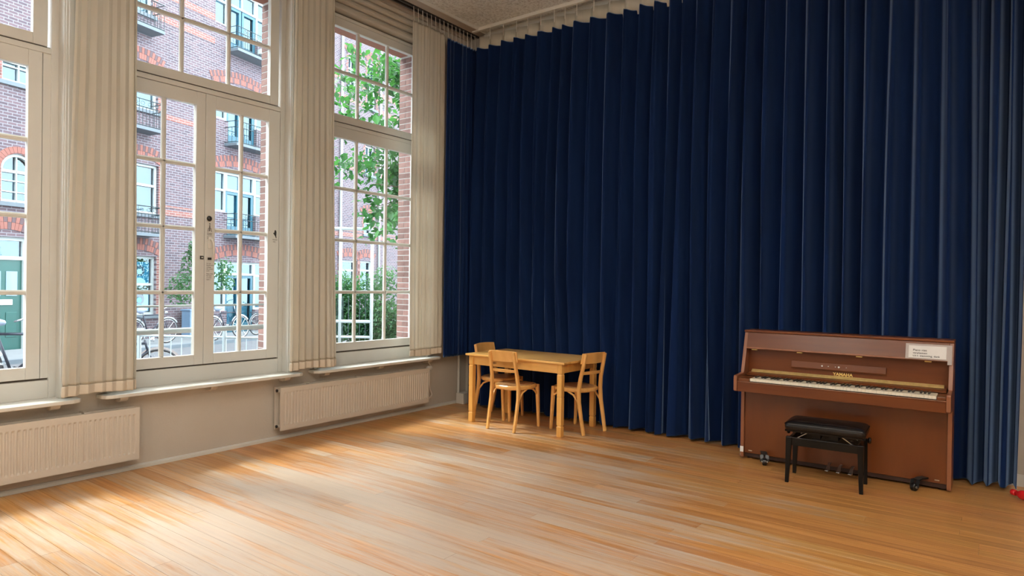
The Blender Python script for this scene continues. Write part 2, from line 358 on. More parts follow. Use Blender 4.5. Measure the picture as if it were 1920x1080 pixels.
def text(name, body, size, loc, rot, m, parent, extrude=0.0006, align='LEFT', bold=0):
    c = bpy.data.curves.new(name, 'FONT'); c.body = body; c.size = size; c.extrude = extrude; c.align_x = align; c.offset = bold
    c.space_character = 1.05
    o0 = bpy.data.objects.new(name, c)
    me = bpy.data.meshes.new_from_object(o0); me.name = name; me.materials.clear(); me.materials.append(m)
    o = bpy.data.objects.new(name, me); COL.objects.link(o); o.parent = parent; o.location = loc; o.rotation_euler = rot
    bpy.data.objects.remove(o0); return o
def copy_tree(o, parent=None):
    c = o.copy(); COL.objects.link(c); c.parent = parent
    for ch in list(o.children): copy_tree(ch, c)
    return c

# ------------------------------------------------------------------ room shell
X0, X1, Y0, Y1, ZC = -5.39, 2.3, -3.6, 6.32, 4.57
SILL_Z = 0.615; HEAD = 4.225; HW = 0.80
ALLC = (-2.65, -0.78, 1.09, 2.96, 4.83)
# window wall with its openings, 0.56 thick (inner part plaster, outer leaf brick)
def wall_pieces(xa, xb, m, name, hw, parent=None, ztop=5.4, zb=-0.4, head=4.54):
    mb = MB(); ya = Y0-0.3
    for c in ALLC:
        mb.box(xa, xb, ya, c-hw, zb, ztop); ya = c+hw
        mb.box(xa, xb, c-hw, c+hw, zb, SILL_Z-0.03); mb.box(xa, xb, c-hw, c+hw, head, ztop)
    mb.box(xa, xb, ya, Y1+0.4, zb, ztop)
    return mb.build(name, m, parent)
ww = S(wall_pieces(-5.62, X0, M['wall'], 'wall_window_side', HW), 'cream plaster wall with three tall windows')
wo = S(wall_pieces(-5.92, -5.622, M['brick_outer'], 'wall_outer_brick', HW+0.02, ztop=9.0, head=HEAD), 'red brick outer leaf outside the windows')
wo.data.transform(Matrix.Identity(4))
S(B(X0, X1+0.3, Y1, Y1+0.3, -0.4, ZC+0.3).build('wall_back', M['wall']), 'plain cream wall behind the navy curtain')
S(B(X1, X1+0.3, Y0, Y1, -0.4, ZC+0.3).build('wall_right', M['wall']))
S(B(X0, X1+0.3, Y0-0.3, Y0, -0.4, ZC+0.3).build('wall_front', M['wall']))
# floor: base, then every board
fl = S(B(X0, X1, Y0, Y1, -0.06, -0.022).build('floor', M['groove']), 'worn varnished orange-brown strip floorboards')
PW = 0.1; meshes = {}
def plank_mesh(L_):
    k = round(L_, 2)
    if k not in meshes:
        g = 0.0008; e = 0.0004
        mb = MB(); w_ = PW-g
        mb.prism([(g, -0.02), (w_, -0.02), (w_, -e), (w_-e, 0), (g+e, 0), (g, -e)], 'x', g, k-g)
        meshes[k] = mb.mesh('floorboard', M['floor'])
    return meshes[k]
row = 0; y = Y1-PW
far = MB()
nb = 0
while y > Y0-PW:
    x = X0 + 0.02; first = True
    while x < X1-0.001:
        L_ = rnd.choice([2.2, 2.6, 3.0, 3.4]) if not first else rnd.choice([0.8, 1.3, 1.9, 2.5, 3.0])
        first = False
        if X1 - (x+L_) < 0.7: L_ = X1-x
        if y > -0.6:
            o = bpy.data.objects.new('floorboard', plank_mesh(L_)); COL.objects.link(o); o.parent = fl
            o.location = (x, y, rnd.uniform(-0.0003, 0.0)); nb += 1
        else: far.box(x+0.001, x+L_-0.001, max(y, Y0)+0.001, y+PW-0.001, -0.02, 0)
        x += round(L_, 2)
    y -= PW
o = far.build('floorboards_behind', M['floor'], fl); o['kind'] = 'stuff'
# ceiling boards
ce = S(B(X0, X1, Y0, Y1, ZC+0.014, ZC+0.2).build('ceiling', M['groove']), 'grey wood-wool acoustic board ceiling')
cm = MB().box(0.004, 1.026, 0.003, 0.597, 0, 0.014).mesh('ceiling_panel', M['ceiling'])
ri = 0; y = 5.70
xs0 = -4.84-1.03
while y > Y0-0.6:
    off = 0.0 if ri % 2 == 0 else 0.515
    x = xs0 + off - (1.03 if off else 0)
    while x < X1:
        a, b_ = max(x, X0), min(x+1.03, X1); c_, d_ = max(y, Y0), min(y+0.6, Y1-0.02)
        if b_-a > 0.05 and d_-c_ > 0.03:
            if b_-a > 1.02 and d_-c_ > 0.59: o = bpy.data.objects.new('ceiling_panel', cm); COL.objects.link(o); o.location = (x, y, ZC)
            else: o = B(a+.0025, b_-.0025, c_+.0025, d_-.0025, ZC, ZC+0.014).build('ceiling_panel', M['ceiling'])
            o.parent = ce
        x += 1.03
    y -= 0.6; ri += 1
# baseboards
S(MB().prism([(X0, 0), (X0+0.02, 0), (X0+0.02, 0.022), (X0+0.008, 0.032), (X0, 0.034)], 'y', Y0, Y1).build('baseboard_window_side', M['paint']), 'narrow cream painted strip along the window wall')
S(B(X0, X1, Y1-0.012, Y1, 0, 0.09).build('baseboard_back', M['paint']))
# corner pipe casing
pc = S(MB().box(-5.37, -5.25, 6.12, 6.31, 0, 0.13).build('trim_1', M['paint'], bevel=0.004), 'boxed-out painted plinth in the corner')
S(MB().cyl((-5.36, 6.15, 0.12), (-5.36, 6.15, 0.62), 0.016).build('trim_2', M['paint']), 'painted vertical pipe in the corner')
# curtain board + tracks along the window wall ceiling, mouldings over the windows
S(B(X0, X0+0.03, Y0, 6.3, 4.505, ZC).build('trim_3', M['batten']), 'brown-beige batten under the ceiling along the windows')
S(B(-5.36, -5.10, Y0, 6.3, 4.545, ZC-0.001).build('trim_4', M['batten'], bevel=0.003))
for k, xx in enumerate((-5.30, -5.24)):
    S(B(xx-0.012, xx+0.012, Y0, 6.3, 4.525, 4.546).build('trim_%d' % (5+k), M['track']), 'dark curtain track along the window wall')
S(B(-5.10, -5.085, Y0, 6.3, 4.535, ZC-0.001).build('trim_7', M['paint']))
S(B(X0+0.25, X1, 6.285, 6.315, 4.50, ZC).build('trim_8', M['paint'], bevel=0.004), 'pale rail under the ceiling above the navy curtain')
S(B(X0+0.2, X1, 6.11, 6.15, 4.53, ZC-0.001).build('trim_9', M['paint'], bevel=0.004))
for k, c in enumerate(WIN_C):
    mb = MB(); prof = [(-5.61, 4.2255)]
    for i in range(4):
        z = 4.245 + i*0.072
        for j in range(7):
            a = -PI/2 + PI*j/6
            prof.append((-5.435 + 0.028*math.cos(a) + 0.006*i, z + 0.036 + 0.034*math.sin(a)))
    prof.append((-5.61, 4.539))
    mb.prism(prof, 'y', c-HW+0.001, c+HW-0.001)
    S(mb.build('trim_%d' % (10+k), M['mould'], smooth=False), None)
for t, lab in zip(('trim_10','trim_11','trim_12'), ('ribbed moulding over the leftmost window','ribbed moulding over the double doors','ribbed moulding over the rightmost window')):
    bpy.data.objects[t]['label'] = lab

# ------------------------------------------------------------------ windows
FX = -5.48           # room-side face of the frames
def muntin(parent, y0, y1, z0, z1, vertical, x=FX-0.012, w_=0.034):
    if vertical: mb = MB().prism([(x-0.03, y0-w_/2), (x-0.008, y0-w_/2), (x, y0-w_/2+0.010), (x, y0+w_/2-0.010), (x-0.008, y0+w_/2), (x-0.03, y0+w_/2)], 'z', z0, z1)
    else: mb = MB().prism([(x-0.03, z0-w_/2), (x-0.008, z0-w_/2), (x, z0-w_/2+0.010), (x, z0+w_/2-0.010), (x-0.008, z0+w_/2), (x-0.03, z0+w_/2)], 'y', y0, y1)
    return mb.build('glazing_bar', M['paint'], parent)
def ring(parent, name, y0, y1, z0, z1, l, r_, b_, t_, x0=FX-0.05, x1=FX, m='paint', bead=True):
    mb = MB()
    mb.box(x0, x1, y0, y0+l, z0, z1); mb.box(x0, x1, y1-r_, y1, z0, z1)
    mb.box(x0, x1, y0+l, y1-r_, z0, z0+b_); mb.box(x0, x1, y0+l, y1-r_, z1-t_, z1)
    return mb.build(name, M[m], parent, bevel=0.003)
def glazing(parent, ys, zs, gx=FX-0.032):
    """panes between successive ys and zs, glazing bars on the inner ones"""
    for i in range(len(ys)-1):
        for j in range(len(zs)-1):
            MB().box(gx-0.003, gx, ys[i], ys[i+1], zs[j], zs[j+1]).build('pane', M['glass'], parent)
    for y_ in ys[1:-1]: muntin(parent, y_, y_, zs[0], zs[-1], True)
    for z_ in zs[1:-1]: muntin(parent, ys[0], ys[-1], z_, z_, False)
ZR = [0.845, 1.373, 1.913, 2.45, 2.965]
ZT = [3.205, 3.655, 4.107]
def window(k, c, doors, name):
    W = S(empty(name, (0,0,0)))
    # fixed frame
    mb = MB()
    for sgn in (-1, 1):
        a, b_ = sorted((c+sgn*HW, c+sgn*0.722)); mb.box(FX-0.10, FX+0.006, a, b_, SILL_Z, HEAD)
        a, b_ = sorted((c+sgn*HW, c+sgn*0.765)); mb.box(FX+0.006, X0+0.012, a, b_, SILL_Z, HEAD)
        a, b_ = sorted((c+sgn*(HW+0.05), c+sgn*0.775)); mb.box(X0+0.001, X0+0.022, a, b_, SILL_Z+0.012, HEAD)
        a, b_ = sorted((c+sgn*(HW+0.025), c+sgn*0.79)); mb.box(X0+0.022, X0+0.034, a, b_, SILL_Z+0.012, HEAD)
    mb.box(FX-0.10, FX+0.006, c-0.722, c+0.722, SILL_Z, 0.745)
    mb.box(FX-0.10, FX+0.006, c-0.722, c+0.722, 3.078, 3.118)
    mb.box(FX-0.10, FX+0.006, c-0.722, c+0.722, 4.19, HEAD)
    mb.build('frame', M['paint'], W, bevel=0.004)
    MB().box(FX-0.06, FX-0.02, c-0.722, c+0.722, 0.745, 0.760).build('shadow_gap', M['groove'], W)
    MB().box(FX-0.06, FX-0.02, c-0.722, c+0.722, 3.118, 3.130).build('shadow_gap', M['groove'], W)
    ring(W, 'transom_sash', c-0.70, c+0.70, 3.128, 4.19, 0.09, 0.09, 0.077, 0.083)
    glazing(W, [c-0.61, c-0.205, c+0.21, c+0.61], ZT)
    if not doors:
        ring(W, 'lower_sash', c-0.67 if k == 0 else c-0.70, c+0.67 if k == 0 else c+0.70, 0.76, 3.078, 0.085 if k == 0 else 0.09, 0.085 if k == 0 else 0.09, 0.085, 0.113)
        if k == 0:
            for sgn in (-1, 1):
                a, b_ = sorted((c+sgn*0.674, c+sgn*0.722)); MB().box(FX-0.05, FX-0.004, a, b_, 0.76, 3.078).build('stile_filler', M['paint'], W)
        glazing(W, [c-0.61, c-0.21, c+0.215, c+0.61], ZR)
    # outer brick reveal on the side that shows
    base = MB().box(-5.918, -5.624, c+HW+0.0, c+HW+0.019, SILL_Z-0.02, HEAD).build('mortar_bed', M['mortar'], W)
    return W
W1 = window(0, WIN_C[0], False, 'window_1'); W2 = window(1, WIN_C[1], True, 'window_2'); W3 = window(2, WIN_C[2], False, 'window_3')
tag(W1, 'leftmost tall multi-paned window, cut off by the picture edge'); tag(W2, 'middle tall window with three-paned-wide transom above double doors'); tag(W3, 'rightmost tall three-pane-wide window with green tree outside')
for c in (-2.65, -0.78):
    W = S(empty('window_%d' % (5 if c < -1 else 4)))
    ring(W, 'frame', c-HW, c+HW, SILL_Z, HEAD, 0.19, 0.19, 0.23, 0.12)
    MB().box(FX-0.05, FX, c-0.61, c+0.61, 2.965, 3.205).build('transom', M['paint'], W)
    glazing(W, [c-0.61, c-0.21, c+0.21, c+0.61], ZR); glazing(W, [c-0.61, c-0.21, c+0.21, c+0.61], ZT)
# jamb bricks of windows 2 and 3, one by one
stretch = MB().box(-0.2*0+0, 0.205, 0, 0.012, 0, 0.056).mesh('brick', M['jamb_brick']); head_ = MB().box(0, 0.098, 0, 0.012, 0, 0.056).mesh('brick', M['jamb_brick'])
for W, c in ((W2, WIN_C[1]), (W3, WIN_C[2])):
    z = SILL_Z; k = 0
    while z < HEAD-0.06:
        seq = [(-5.918, head_), (-5.812, stretch)] if k % 2 else [(-5.918, stretch), (-5.705, head_)]
        for (x, me) in seq:
            if c == WIN_C[0]: continue
            o = bpy.data.objects.new('brick', me); COL.objects.link(o); o.parent = W; o.location = (x, c+HW-0.0045, z + 0.005)
        z += 0.0665; k += 1
# the pair of doors under the middle transom
def leaf(name, y0, y1, stl, str_, lab, mid):
    D = S(empty(name), lab)
    ring(D, 'door_frame', y0, y1, 0.757, 3.074, stl, str_, 0.085, 0.112, FX-0.048, FX+0.002)
    glazing(D, [y0+stl, mid, y1-str_], ZR)
    return D
c = WIN_C[1]
D1 = leaf('door_1', 2.241, 2.955, 0.115, 0.080, 'left leaf of the glazed double door in the middle window', 2.617)
D2 = leaf('door_2', 2.958, 3.679, 0.090, 0.117, 'right leaf of the glazed double door, with handle and stickers', 3.302)
h = MB().box(FX+0.002, FX+0.014, 2.985, 3.018, 1.75, 1.85).build('handle_plate', M['plastic_white'], D2, bevel=0.004)
h2 = MB().tube([(FX+0.014, 3.001, 1.825), (FX+0.045, 3.003, 1.825), (FX+0.05, 3.012, 1.80), (FX+0.05, 3.018, 1.66)], [0.009, 0.009, 0.010, 0.008], 10).build('handle', M['plastic_white'], D2, smooth=True); h2['label'] = 'white lever handle pointing down'
MB().lathe([(0.0,0.0),(0.022,0.0),(0.024,0.006),(0.018,0.014),(0.012,0.02),(0.0,0.022)], (FX+0.002, 2.995, 2.008), 14, 'x').build('lock_cylinder', M['dark_metal'], D2, smooth=True)
MB().box(FX+0.002, FX+0.02, 2.985, 3.012, 1.652, 1.672).build('latch', M['dark_metal'], D2, bevel=0.002)
k_ = MB().box(FX+0.002, FX+0.012, 2.918, 2.946, 1.655, 1.685).build('keeper', M['ink'], D1, bevel=0.002)
MB().box(FX+0.012, FX+0.0135, 2.925, 2.939, 1.665, 1.675).build('keeper_slot', M['plastic_white'], D1)
RT = (PI/2, 0, PI/2)
def dtext(body, size, y_, z_, m='ink_grey', parent=D2): return text('lettering', body, size, (FX+0.0028, y_, z_), RT, M[m], parent)
# lock-person pictogram and its two lines, instruction lines below the handle, hand sign on the right stile
p = MB()
p.tube([(FX+0.003, 2.985, 1.895), (FX+0.003, 2.990, 1.925), (FX+0.003, 3.000, 1.928), (FX+0.003, 3.012, 1.925), (FX+0.003, 3.017, 1.895)], 0.0022, 5)
p.tube([(FX+0.003, 3.001, 1.900), (FX+0.003, 3.001, 1.952)], 0.004, 5)
p.tube([(FX+0.003, 2.999, 1.960), (FX+0.003, 3.002, 1.966)], 0.006, 6)
p.build('pictogram', M['ink_grey'], D2)
dtext('Draaien', 0.013, 2.979, 1.878); dtext('openen', 0.013, 2.979, 1.866); dtext('Duwen', 0.014, 2.979, 1.845); dtext('sluiten', 0.013, 2.979, 1.832)
for i, tx in enumerate(['Let op:', 'hendel eerst', 'omlaag,', 'dan duwen', 'a.u.b.']): dtext(tx, 0.0125, 2.977, 1.618-0.016*i)
for i, tx in enumerate(['Raam dicht', 'bij regen', 'en wind', 'dank u']): dtext(tx, 0.0125, 2.977, 1.528-0.0165*i)
hand = MB().prism([(3.628,1.930),(3.634,1.955),(3.641,1.958),(3.648,1.952),(3.653,1.940),(3.652,1.922),(3.650,1.905),(3.654,1.882),(3.648,1.882),(3.640,1.898),(3.630,1.912),(3.618,1.926),(3.620,1.931)], 'x', FX+0.0022, FX+0.0032).build('hand_pictogram', M['ink'], D2)
dtext('Handen', 0.016, 3.612, 1.862); dtext('vrij', 0.018, 3.616, 1.842)
# two bars across the outer reveal of the middle window
for z, rr, zn in ((1.25, 0.010, 0), (1.035, 0.024, 1)):
    o = MB().cyl((-5.72, c-HW, z), (-5.72, c+HW, z), rr, 12).build('safety_bar', M['frame_white'], smooth=True)
    tag(o, 'thin white safety bar outside the double doors' if not zn else 'thick white safety bar outside the double doors, lower of the two', 'bar', 'white safety bars outside the double doors')
# sills (one per window)
for k, c in enumerate(WIN_C):
    S_ = S(empty('trim_%d' % (20+k)), ['window sill under the leftmost window', 'white window sill under the double doors', 'white window sill above the right radiator'][k])
    y0, y1 = c-0.87, c+0.87+(0.04 if k == 2 else 0)
    pr = [(FX+0.004, y0+0.02 if False else y0+0.07), (X0+0.0, y0+0.07)]
    prof = [(FX+0.007, c-HW+0.036), (X0+0.002, c-HW+0.036), (X0+0.002, y0), (-5.30, y0), (-5.262, y0+0.022), (-5.245, y0+0.065), (-5.245, y1-0.065), (-5.262, y1-0.022), (-5.30, y1), (X0+0.002, y1), (X0+0.002, c+HW-0.036), (FX+0.007, c+HW-0.036)]
    MB().prism(prof, 'z', SILL_Z-0.026, SILL_Z+0.002).build('sill_board', M['sill'], S_, bevel=0.006)
    for yy in (y0+0.16, c, y1-0.16):
        MB().prism([(X0+0.001, 0.588), (-5.29, 0.588), (-5.30, 0.562), (-5.335, 0.548), (X0+0.001, 0.548)], 'y', yy-0.03, yy+0.03).build('bracket', M['radiator'], S_, bevel=0.003)
# ------------------------------------------------------------------ radiators
def radiator(y0, y1, label, grp, valve):
    R_ = tag(empty('radiator', (-5.30, (y0+y1)/2, 0.10)), label, 'radiator', grp)
    ox, oy, oz = -R_.location
    def put(o): o.location = (ox, oy, oz); return o
    zb, zt, xf = 0.105, 0.500, -5.262
    n = int(round((y1-y0-0.05)/0.0335)); pitch = (y1-y0-0.05)/n
    mb = MB(); prof = [(xf-0.014, y0), (xf, y0), (xf, y0+0.025)]
    for i in range(n):
        a = y0+0.025+i*pitch
        prof += [(xf, a+pitch*0.28), (xf-0.009, a+pitch*0.42), (xf-0.009, a+pitch*0.78), (xf, a+pitch*0.92)]
    prof += [(xf, y1-0.02), (xf, y1), (xf-0.014, y1)]
    # open grid so that the channels stop short of top and bottom
    zs = [zb, zb+0.045, zb+0.06, zt-0.06, zt-0.045, zt]; vs = []; fs = []
    N = len(prof)
    for j, z in enumerate(zs):
        for (x, y_) in prof:
            if j in (0, 1, 4, 5): x = max(x, xf-0.0001) if x > xf-0.012 else x
            vs.append((x, y_, z))
    for j in range(len(zs)-1):
        for i in range(N-1): fs.append((j*N+i, j*N+i+1, (j+1)*N+i+1, (j+1)*N+i))
    fs.append(tuple(range(N))[::-1]); fs.append(tuple((len(zs)-1)*N+i for i in range(N)))
    fs += [(j*N, (j+1)*N, (j+1)*N+N-1, j*N+N-1) for j in range(len(zs)-1)]
    mb.add(vs, fs); put(mb.build('front_panel', M['radiator'], R_))
    mb = MB().box(-5.362, -5.350, y0, y1, zb, zt); 
    i = y0+0.03
    while i < y1-0.03: mb.box(-5.350, -5.344, i, i+0.02, zb+0.05, zt-0.05); i += 0.04
    put(mb.build('rear_panel', M['radiator'], R_))
    mb = MB(); mb.cyl((-5.315, y0+0.01, zt-0.035), (-5.315, y1-0.01, zt-0.035), 0.016, 10); mb.cyl((-5.315, y0+0.01, zb+0.035), (-5.315, y1-0.01, zb+0.035), 0.016, 10)
    put(mb.build('header_pipe', M['radiator'], R_, smooth=True))
    for yy in (y0, y1):
        for zz in (zt-0.03, zb+0.035):
            s_ = -1 if yy == y0 else 1
            put(MB().cyl((-5.315, yy, zz), (-5.315, yy+s_*0.012, zz), 0.014, 10).build('end_plug', M['dark_metal'], R_, smooth=True))
    for yy in (y0+0.35, y1-0.35, (y0+y1)/2):
        put(MB().box(-5.385, -5.30, yy-0.015, yy+0.015, zt-0.02, zt+0.006).build('wall_clip', M['radiator'], R_))
    if valve:
        mb = MB().tube([(-5.315, y1+0.01, zb+0.035), (-5.315, y1+0.09, zb+0.045), (-5.315, y1+0.105, zb+0.075), (-5.315, y1+0.075, zb+0.14), (-5.315, y1+0.06, zb+0.20), (-5.315, y1+0.06, zt-0.03)], 0.011, 10)
        put(mb.build('supply_pipe', M['radiator'], R_, smooth=True))
        put(MB().lathe([(0,0.0),(0.022,0.0),(0.027,0.01),(0.027,0.05),(0.02,0.065),(0,0.067)], (-5.315, y1+0.025, zt-0.01), 14, 'y').build('thermostat_knob', M['plastic_white'], R_, smooth=True))
        put(MB().tube([(-5.315, y1+0.075, zt+0.015), (-5.335, y1+0.06, zt+0.06), (-5.36, y1+0.02, zt+0.10), (-5.375, y1+0.015, zt+0.10)], 0.009, 8).build('feed_pipe', M['radiator'], R_, smooth=True))
    return R_
radiator(0.2, 2.345, 'cream ribbed panel radiator under the leftmost window, cut off by the picture edge', 'panel radiators under the windows', False)
radiator(3.575, 5.525, 'cream ribbed panel radiator under the rightmost window, with thermostat knob', 'panel radiators under the windows', True)

# ------------------------------------------------------------------ curtains
def sheet(cols, zs, name, m, parent, thick=0.003):
    """cols: function(t index, z) -> (x,y); returns a draped cloth grid"""
    n = cols(None, None); vs = []; fs = []
    for z in zs:
        for i in range(n): vs.append(cols(i, z))
    for j in range(len(zs)-1):
        for i in range(n-1): fs.append((j*n+i, j*n+i+1, (j+1)*n+i+1, (j+1)*n+i))
    o = MB().add(vs, fs).build(name, m, parent, smooth=True)
    md = o.modifiers.new('thickness', 'SOLIDIFY'); md.thickness = thick; md.offset = 0
    return o
def smooth(a): return a*a*(3-2*a)
# long navy curtain: ridges catch the window light, cloth falls back to the right of each ridge
ridges = [-5.13, -4.94, -4.74, -4.55, -4.39, -4.21, -4.03, -3.89, -3.74, -3.53, -3.34, -3.15, -2.97, -2.80, -2.65, -2.52, -2.37, -2.20, -2.03, -1.88, -1.71, -1.53, -1.36, -1.18, -1.05, -0.90, -0.72, -0.53, -0.34, -0.14, -0.04, 0.06, 0.165]
rb = random.Random(3)
PN = [(0, 1), (.04, .995), (.085, .95), (.13, .85), (.19, .68), (.27, .50), (.37, .36), (.48, .25), (.58, .12), (.66, .03), (.72, 0), (.78, .20), (.83, .48), (.88, .73), (.92, .87), (.96, .96)]
cols_ = []
for i in range(len(ridges)-1):
    a, b_ = ridges[i], ridges[i+1]; amp = rb.uniform(0.8, 1.15); sw = rb.uniform(-0.012, 0.012); ph = rb.uniform(0, 6)
    minor = rb.uniform(-0.04, 0.16); mpos = rb.uniform(0.35, 0.7)
    for (t, h_) in PN: cols_.append((a + (b_-a)*t, h_, amp, sw, ph, minor*math.exp(-((t-mpos)/0.06)**2), i, t, b_-a))
cols_.append((ridges[-1], 1.0, 1, 0, 0, 0, len(ridges)-2, 1.0, 0.1))
def blue_pt(i, z):
    if i is None: return len(cols_)
    x, h_, amp, sw, ph, mi, k, t, s_ = cols_[i]
    q = z/4.4
    A = 0.165*amp*(0.62 + 0.38*min(1, (1-q)*3.0)) * (1.0 + 0.18*(1-q))
    hh = h_ + mi*(1-q*0.5)
    y_ = 6.23 - A*hh + 0.006*math.sin(ph+z*1.7)
    x += sw*math.sin(z*0.9+ph)*1.3 + 0.02*math.sin(k*2.1)*(1-q)**2*3*(1 if k in (14,15,16,19) else 0.25)
    if -1.84 < x < -0.2 and z < 1.6: y_ = max(y_, 6.045 + 0.02*(1-hh) - 0.12*max(0, z-1.12))
    side = max(0.0, x+3.30)*0.45 + max(0.0, -4.75-x)*0.45      # the cloth is pushed back gently behind the table
    if -5.1 < x < -3.0 and z < 1.7: y_ = max(y_, 6.112 + 0.02*(1-hh) - 0.10*max(0, z-0.76) - side)
    if x > 0.0: x -= 0.05*(1-q)**1.5*(x/0.16)
    return (x, y_, z)
BC = tag(empty('blue_curtain', (-2.5, 6.16, 0)), 'long pleated navy blue stage curtain covering the back wall, full height', 'curtain', 'navy blue curtains')
zs = [0.012, 0.05, 0.15, 0.3, 0.5, 0.7, 0.9, 1.15, 1.25, 1.6, 2.0, 2.4, 2.8, 3.2, 3.6, 3.9, 4.1, 4.25, 4.335]
def blue_top(i, z):
    if i is None: return len(cols_)
    p_ = blue_pt(i, z)
    if z > 4.3: return (p_[0], p_[1], z + 0.020*max(0, cols_[i][1]-0.3))
    if z < 0.02: return (p_[0], p_[1], z + 0.012*(1+math.sin(cols_[i][6]*1.7)))
    return p_
o = sheet(blue_top, zs, 'drape', M['blue_cloth'], BC, 0.004); o.location = (2.5, -6.16, 0)
sd = o.modifiers.new('subdiv', 'SUBSURF'); sd.levels = 1; sd.render_levels = 1
def tape_pt(i, z):
    if i is None: return len(cols_)
    p_ = blue_pt(i, 4.3); return (p_[0], p_[1]*0.4 + 6.20*0.6 + 0.012, z)
o = sheet(tape_pt, [4.29, 4.40, 4.48], 'heading_tape', M['tape'], BC, 0.002); o.location = (2.5, -6.16, 0)
for xr in ridges[1:]:
    MB().cyl((xr+0.02+2.5, 6.13-6.16, 4.40), (xr+0.02+2.5, 6.13-6.16, 4.53), 0.0035, 6).build('hook', M['plastic_white'], BC)
def small_curtain(name, y0, y1, yb0, yb1, z0, z1, xc, amp, nf, label, grp, m, seed, hem=True, tops=True, uneven=0.0):
    rs = random.Random(seed); n = nf*8+1
    C_ = tag(empty(name, (xc, (y0+y1)/2, z0)), label, 'curtain', grp)
    fr = [0.0]
    for i in range(nf): fr.append(fr[-1]+rs.uniform(0.45, 1.7))
    fr = [q/fr[-1] for q in fr]; am = [rs.uniform(0.25, 1.25) for _ in range(nf)]; ph = [0.0 for _ in range(nf)]
    def pt(i, z):
        if i is None: return n
        k = min(i//8, nf-1); t = (i-k*8)/8.0; q = (z-z0)/(z1-z0); qb = (1-q)**1.6
        s_ = fr[k] + (fr[k+1]-fr[k])*t
        a_ = y0 + (y1-y0)*s_; b_ = yb0 + (yb1-yb0)*s_
        y_ = a_*(1-qb) + b_*qb
        wv = math.sin(2*PI*t + ph[k]*math.sin(z*1.3))
        kk = i/8.0; am_ = am[k]*(1-t)+am[min(k+1, nf-1)]*t; x_ = xc + amp*am_*(0.6+0.5*(1-q))*wv + 0.004*math.sin(z*2.2+k*0.8)
        y_ += 0.25*(fr[k+1]-fr[k])*(y1-y0)*math.sin(4*PI*t)*0.35
        return (x_, y_, z + (uneven*math.sin(s_*7+seed) if z < z0+0.01 else 0))
    hz = z0+0.075
    zz = [z0+0.055 + (z1-z0-0.055)*k/15 for k in range(16)]
    o = sheet(pt, zz, 'drape', m, C_); o.location = (-xc, -(y0+y1)/2, -z0)
    sdm = o.modifiers.new('subdiv', 'SUBSURF'); sdm.levels = 1; sdm.render_levels = 1
    if hem:
        o = sheet(pt, [z0, z0+0.025, z0+0.05, hz], 'hem', M['hem_cloth'] if m == M['cream_cloth'] else m, C_, 0.0065); sm2 = o.modifiers.new('subdiv', 'SUBSURF'); sm2.levels = 1; sm2.render_levels = 1; o.location = (-xc, -(y0+y1)/2, -z0)
    # pinch-pleat heading and gliders
    mb = MB(); i = y0+0.02
    while i < y1: mb.cyl((xc, i, z1-0.02), (xc-0.01, i, 4.527), 0.003, 5); i += 0.07
    o = mb.build('gliders', M['plastic_white'], C_); o.location = (-xc, -(y0+y1)/2, -z0)
    return C_
small_curtain('cream_curtain', 1.875, 2.275, 1.80, 2.30, 0.650, 4.40, -5.215, 0.018, 7, 'cream cotton curtain between the leftmost window and the double doors', 'cream curtains between the windows', M['cream_cloth'], 11, uneven=0.006)
small_curtain('cream_curtain', 3.645, 4.085, 3.625, 4.16, 0.655, 4.40, -5.215, 0.018, 8, 'cream cotton curtain between the double doors and the rightmost window', 'cream curtains between the windows', M['cream_cloth'], 5, uneven=0.008)
small_curtain('cream_curtain', 5.14, 5.67, 5.15, 5.68, 0.660, 4.385, -5.215, 0.018, 10, 'cream cotton curtain beside the navy corner curtain, right of the rightmost window', 'cream curtains between the windows', M['cream_cloth'], 8, uneven=0.006)
small_curtain('blue_curtain', 5.70, 6.24, 5.70, 6.24, 0.545, 4.36, -5.215, 0.030, 11, 'narrow navy curtain hanging in the corner, ending at sill height', 'navy blue curtains', M['blue_cloth'], 21, hem=False)

# housings for the added fill lamps, all out of view
cl = None
for (x, y) in FILL_LIGHTS:
    L_ = tag(empty('added_fill_lamp', (x, y, 3.80)), 'added flat rectangular fill lamp %s the camera, out of the picture' % {(-2.2,0.9): 'nearest the windows above', (0.6,0.9): 'over the room middle above', (-2.2,-1.6): 'window side behind', (0.6,-1.6): 'far side behind', (1.7,2.3): 'towards the piano from'}[(x, y)], 'lamp', 'added fill lamps')
    MB().box(-0.62, 0.62, -0.32, 0.32, 0.02, 0.168).cyl((-0.5, 0, 0.16), (-0.5, 0, 0.77), 0.006, 6).cyl((0.5, 0, 0.16), (0.5, 0, 0.77), 0.006, 6).build('housing', M['paint'], L_, bevel=0.005)
    MB().box(-0.6, 0.6, -0.3, 0.3, 0.002, 0.02).build('diffuser', M['fill_lamp_glow'], L_)

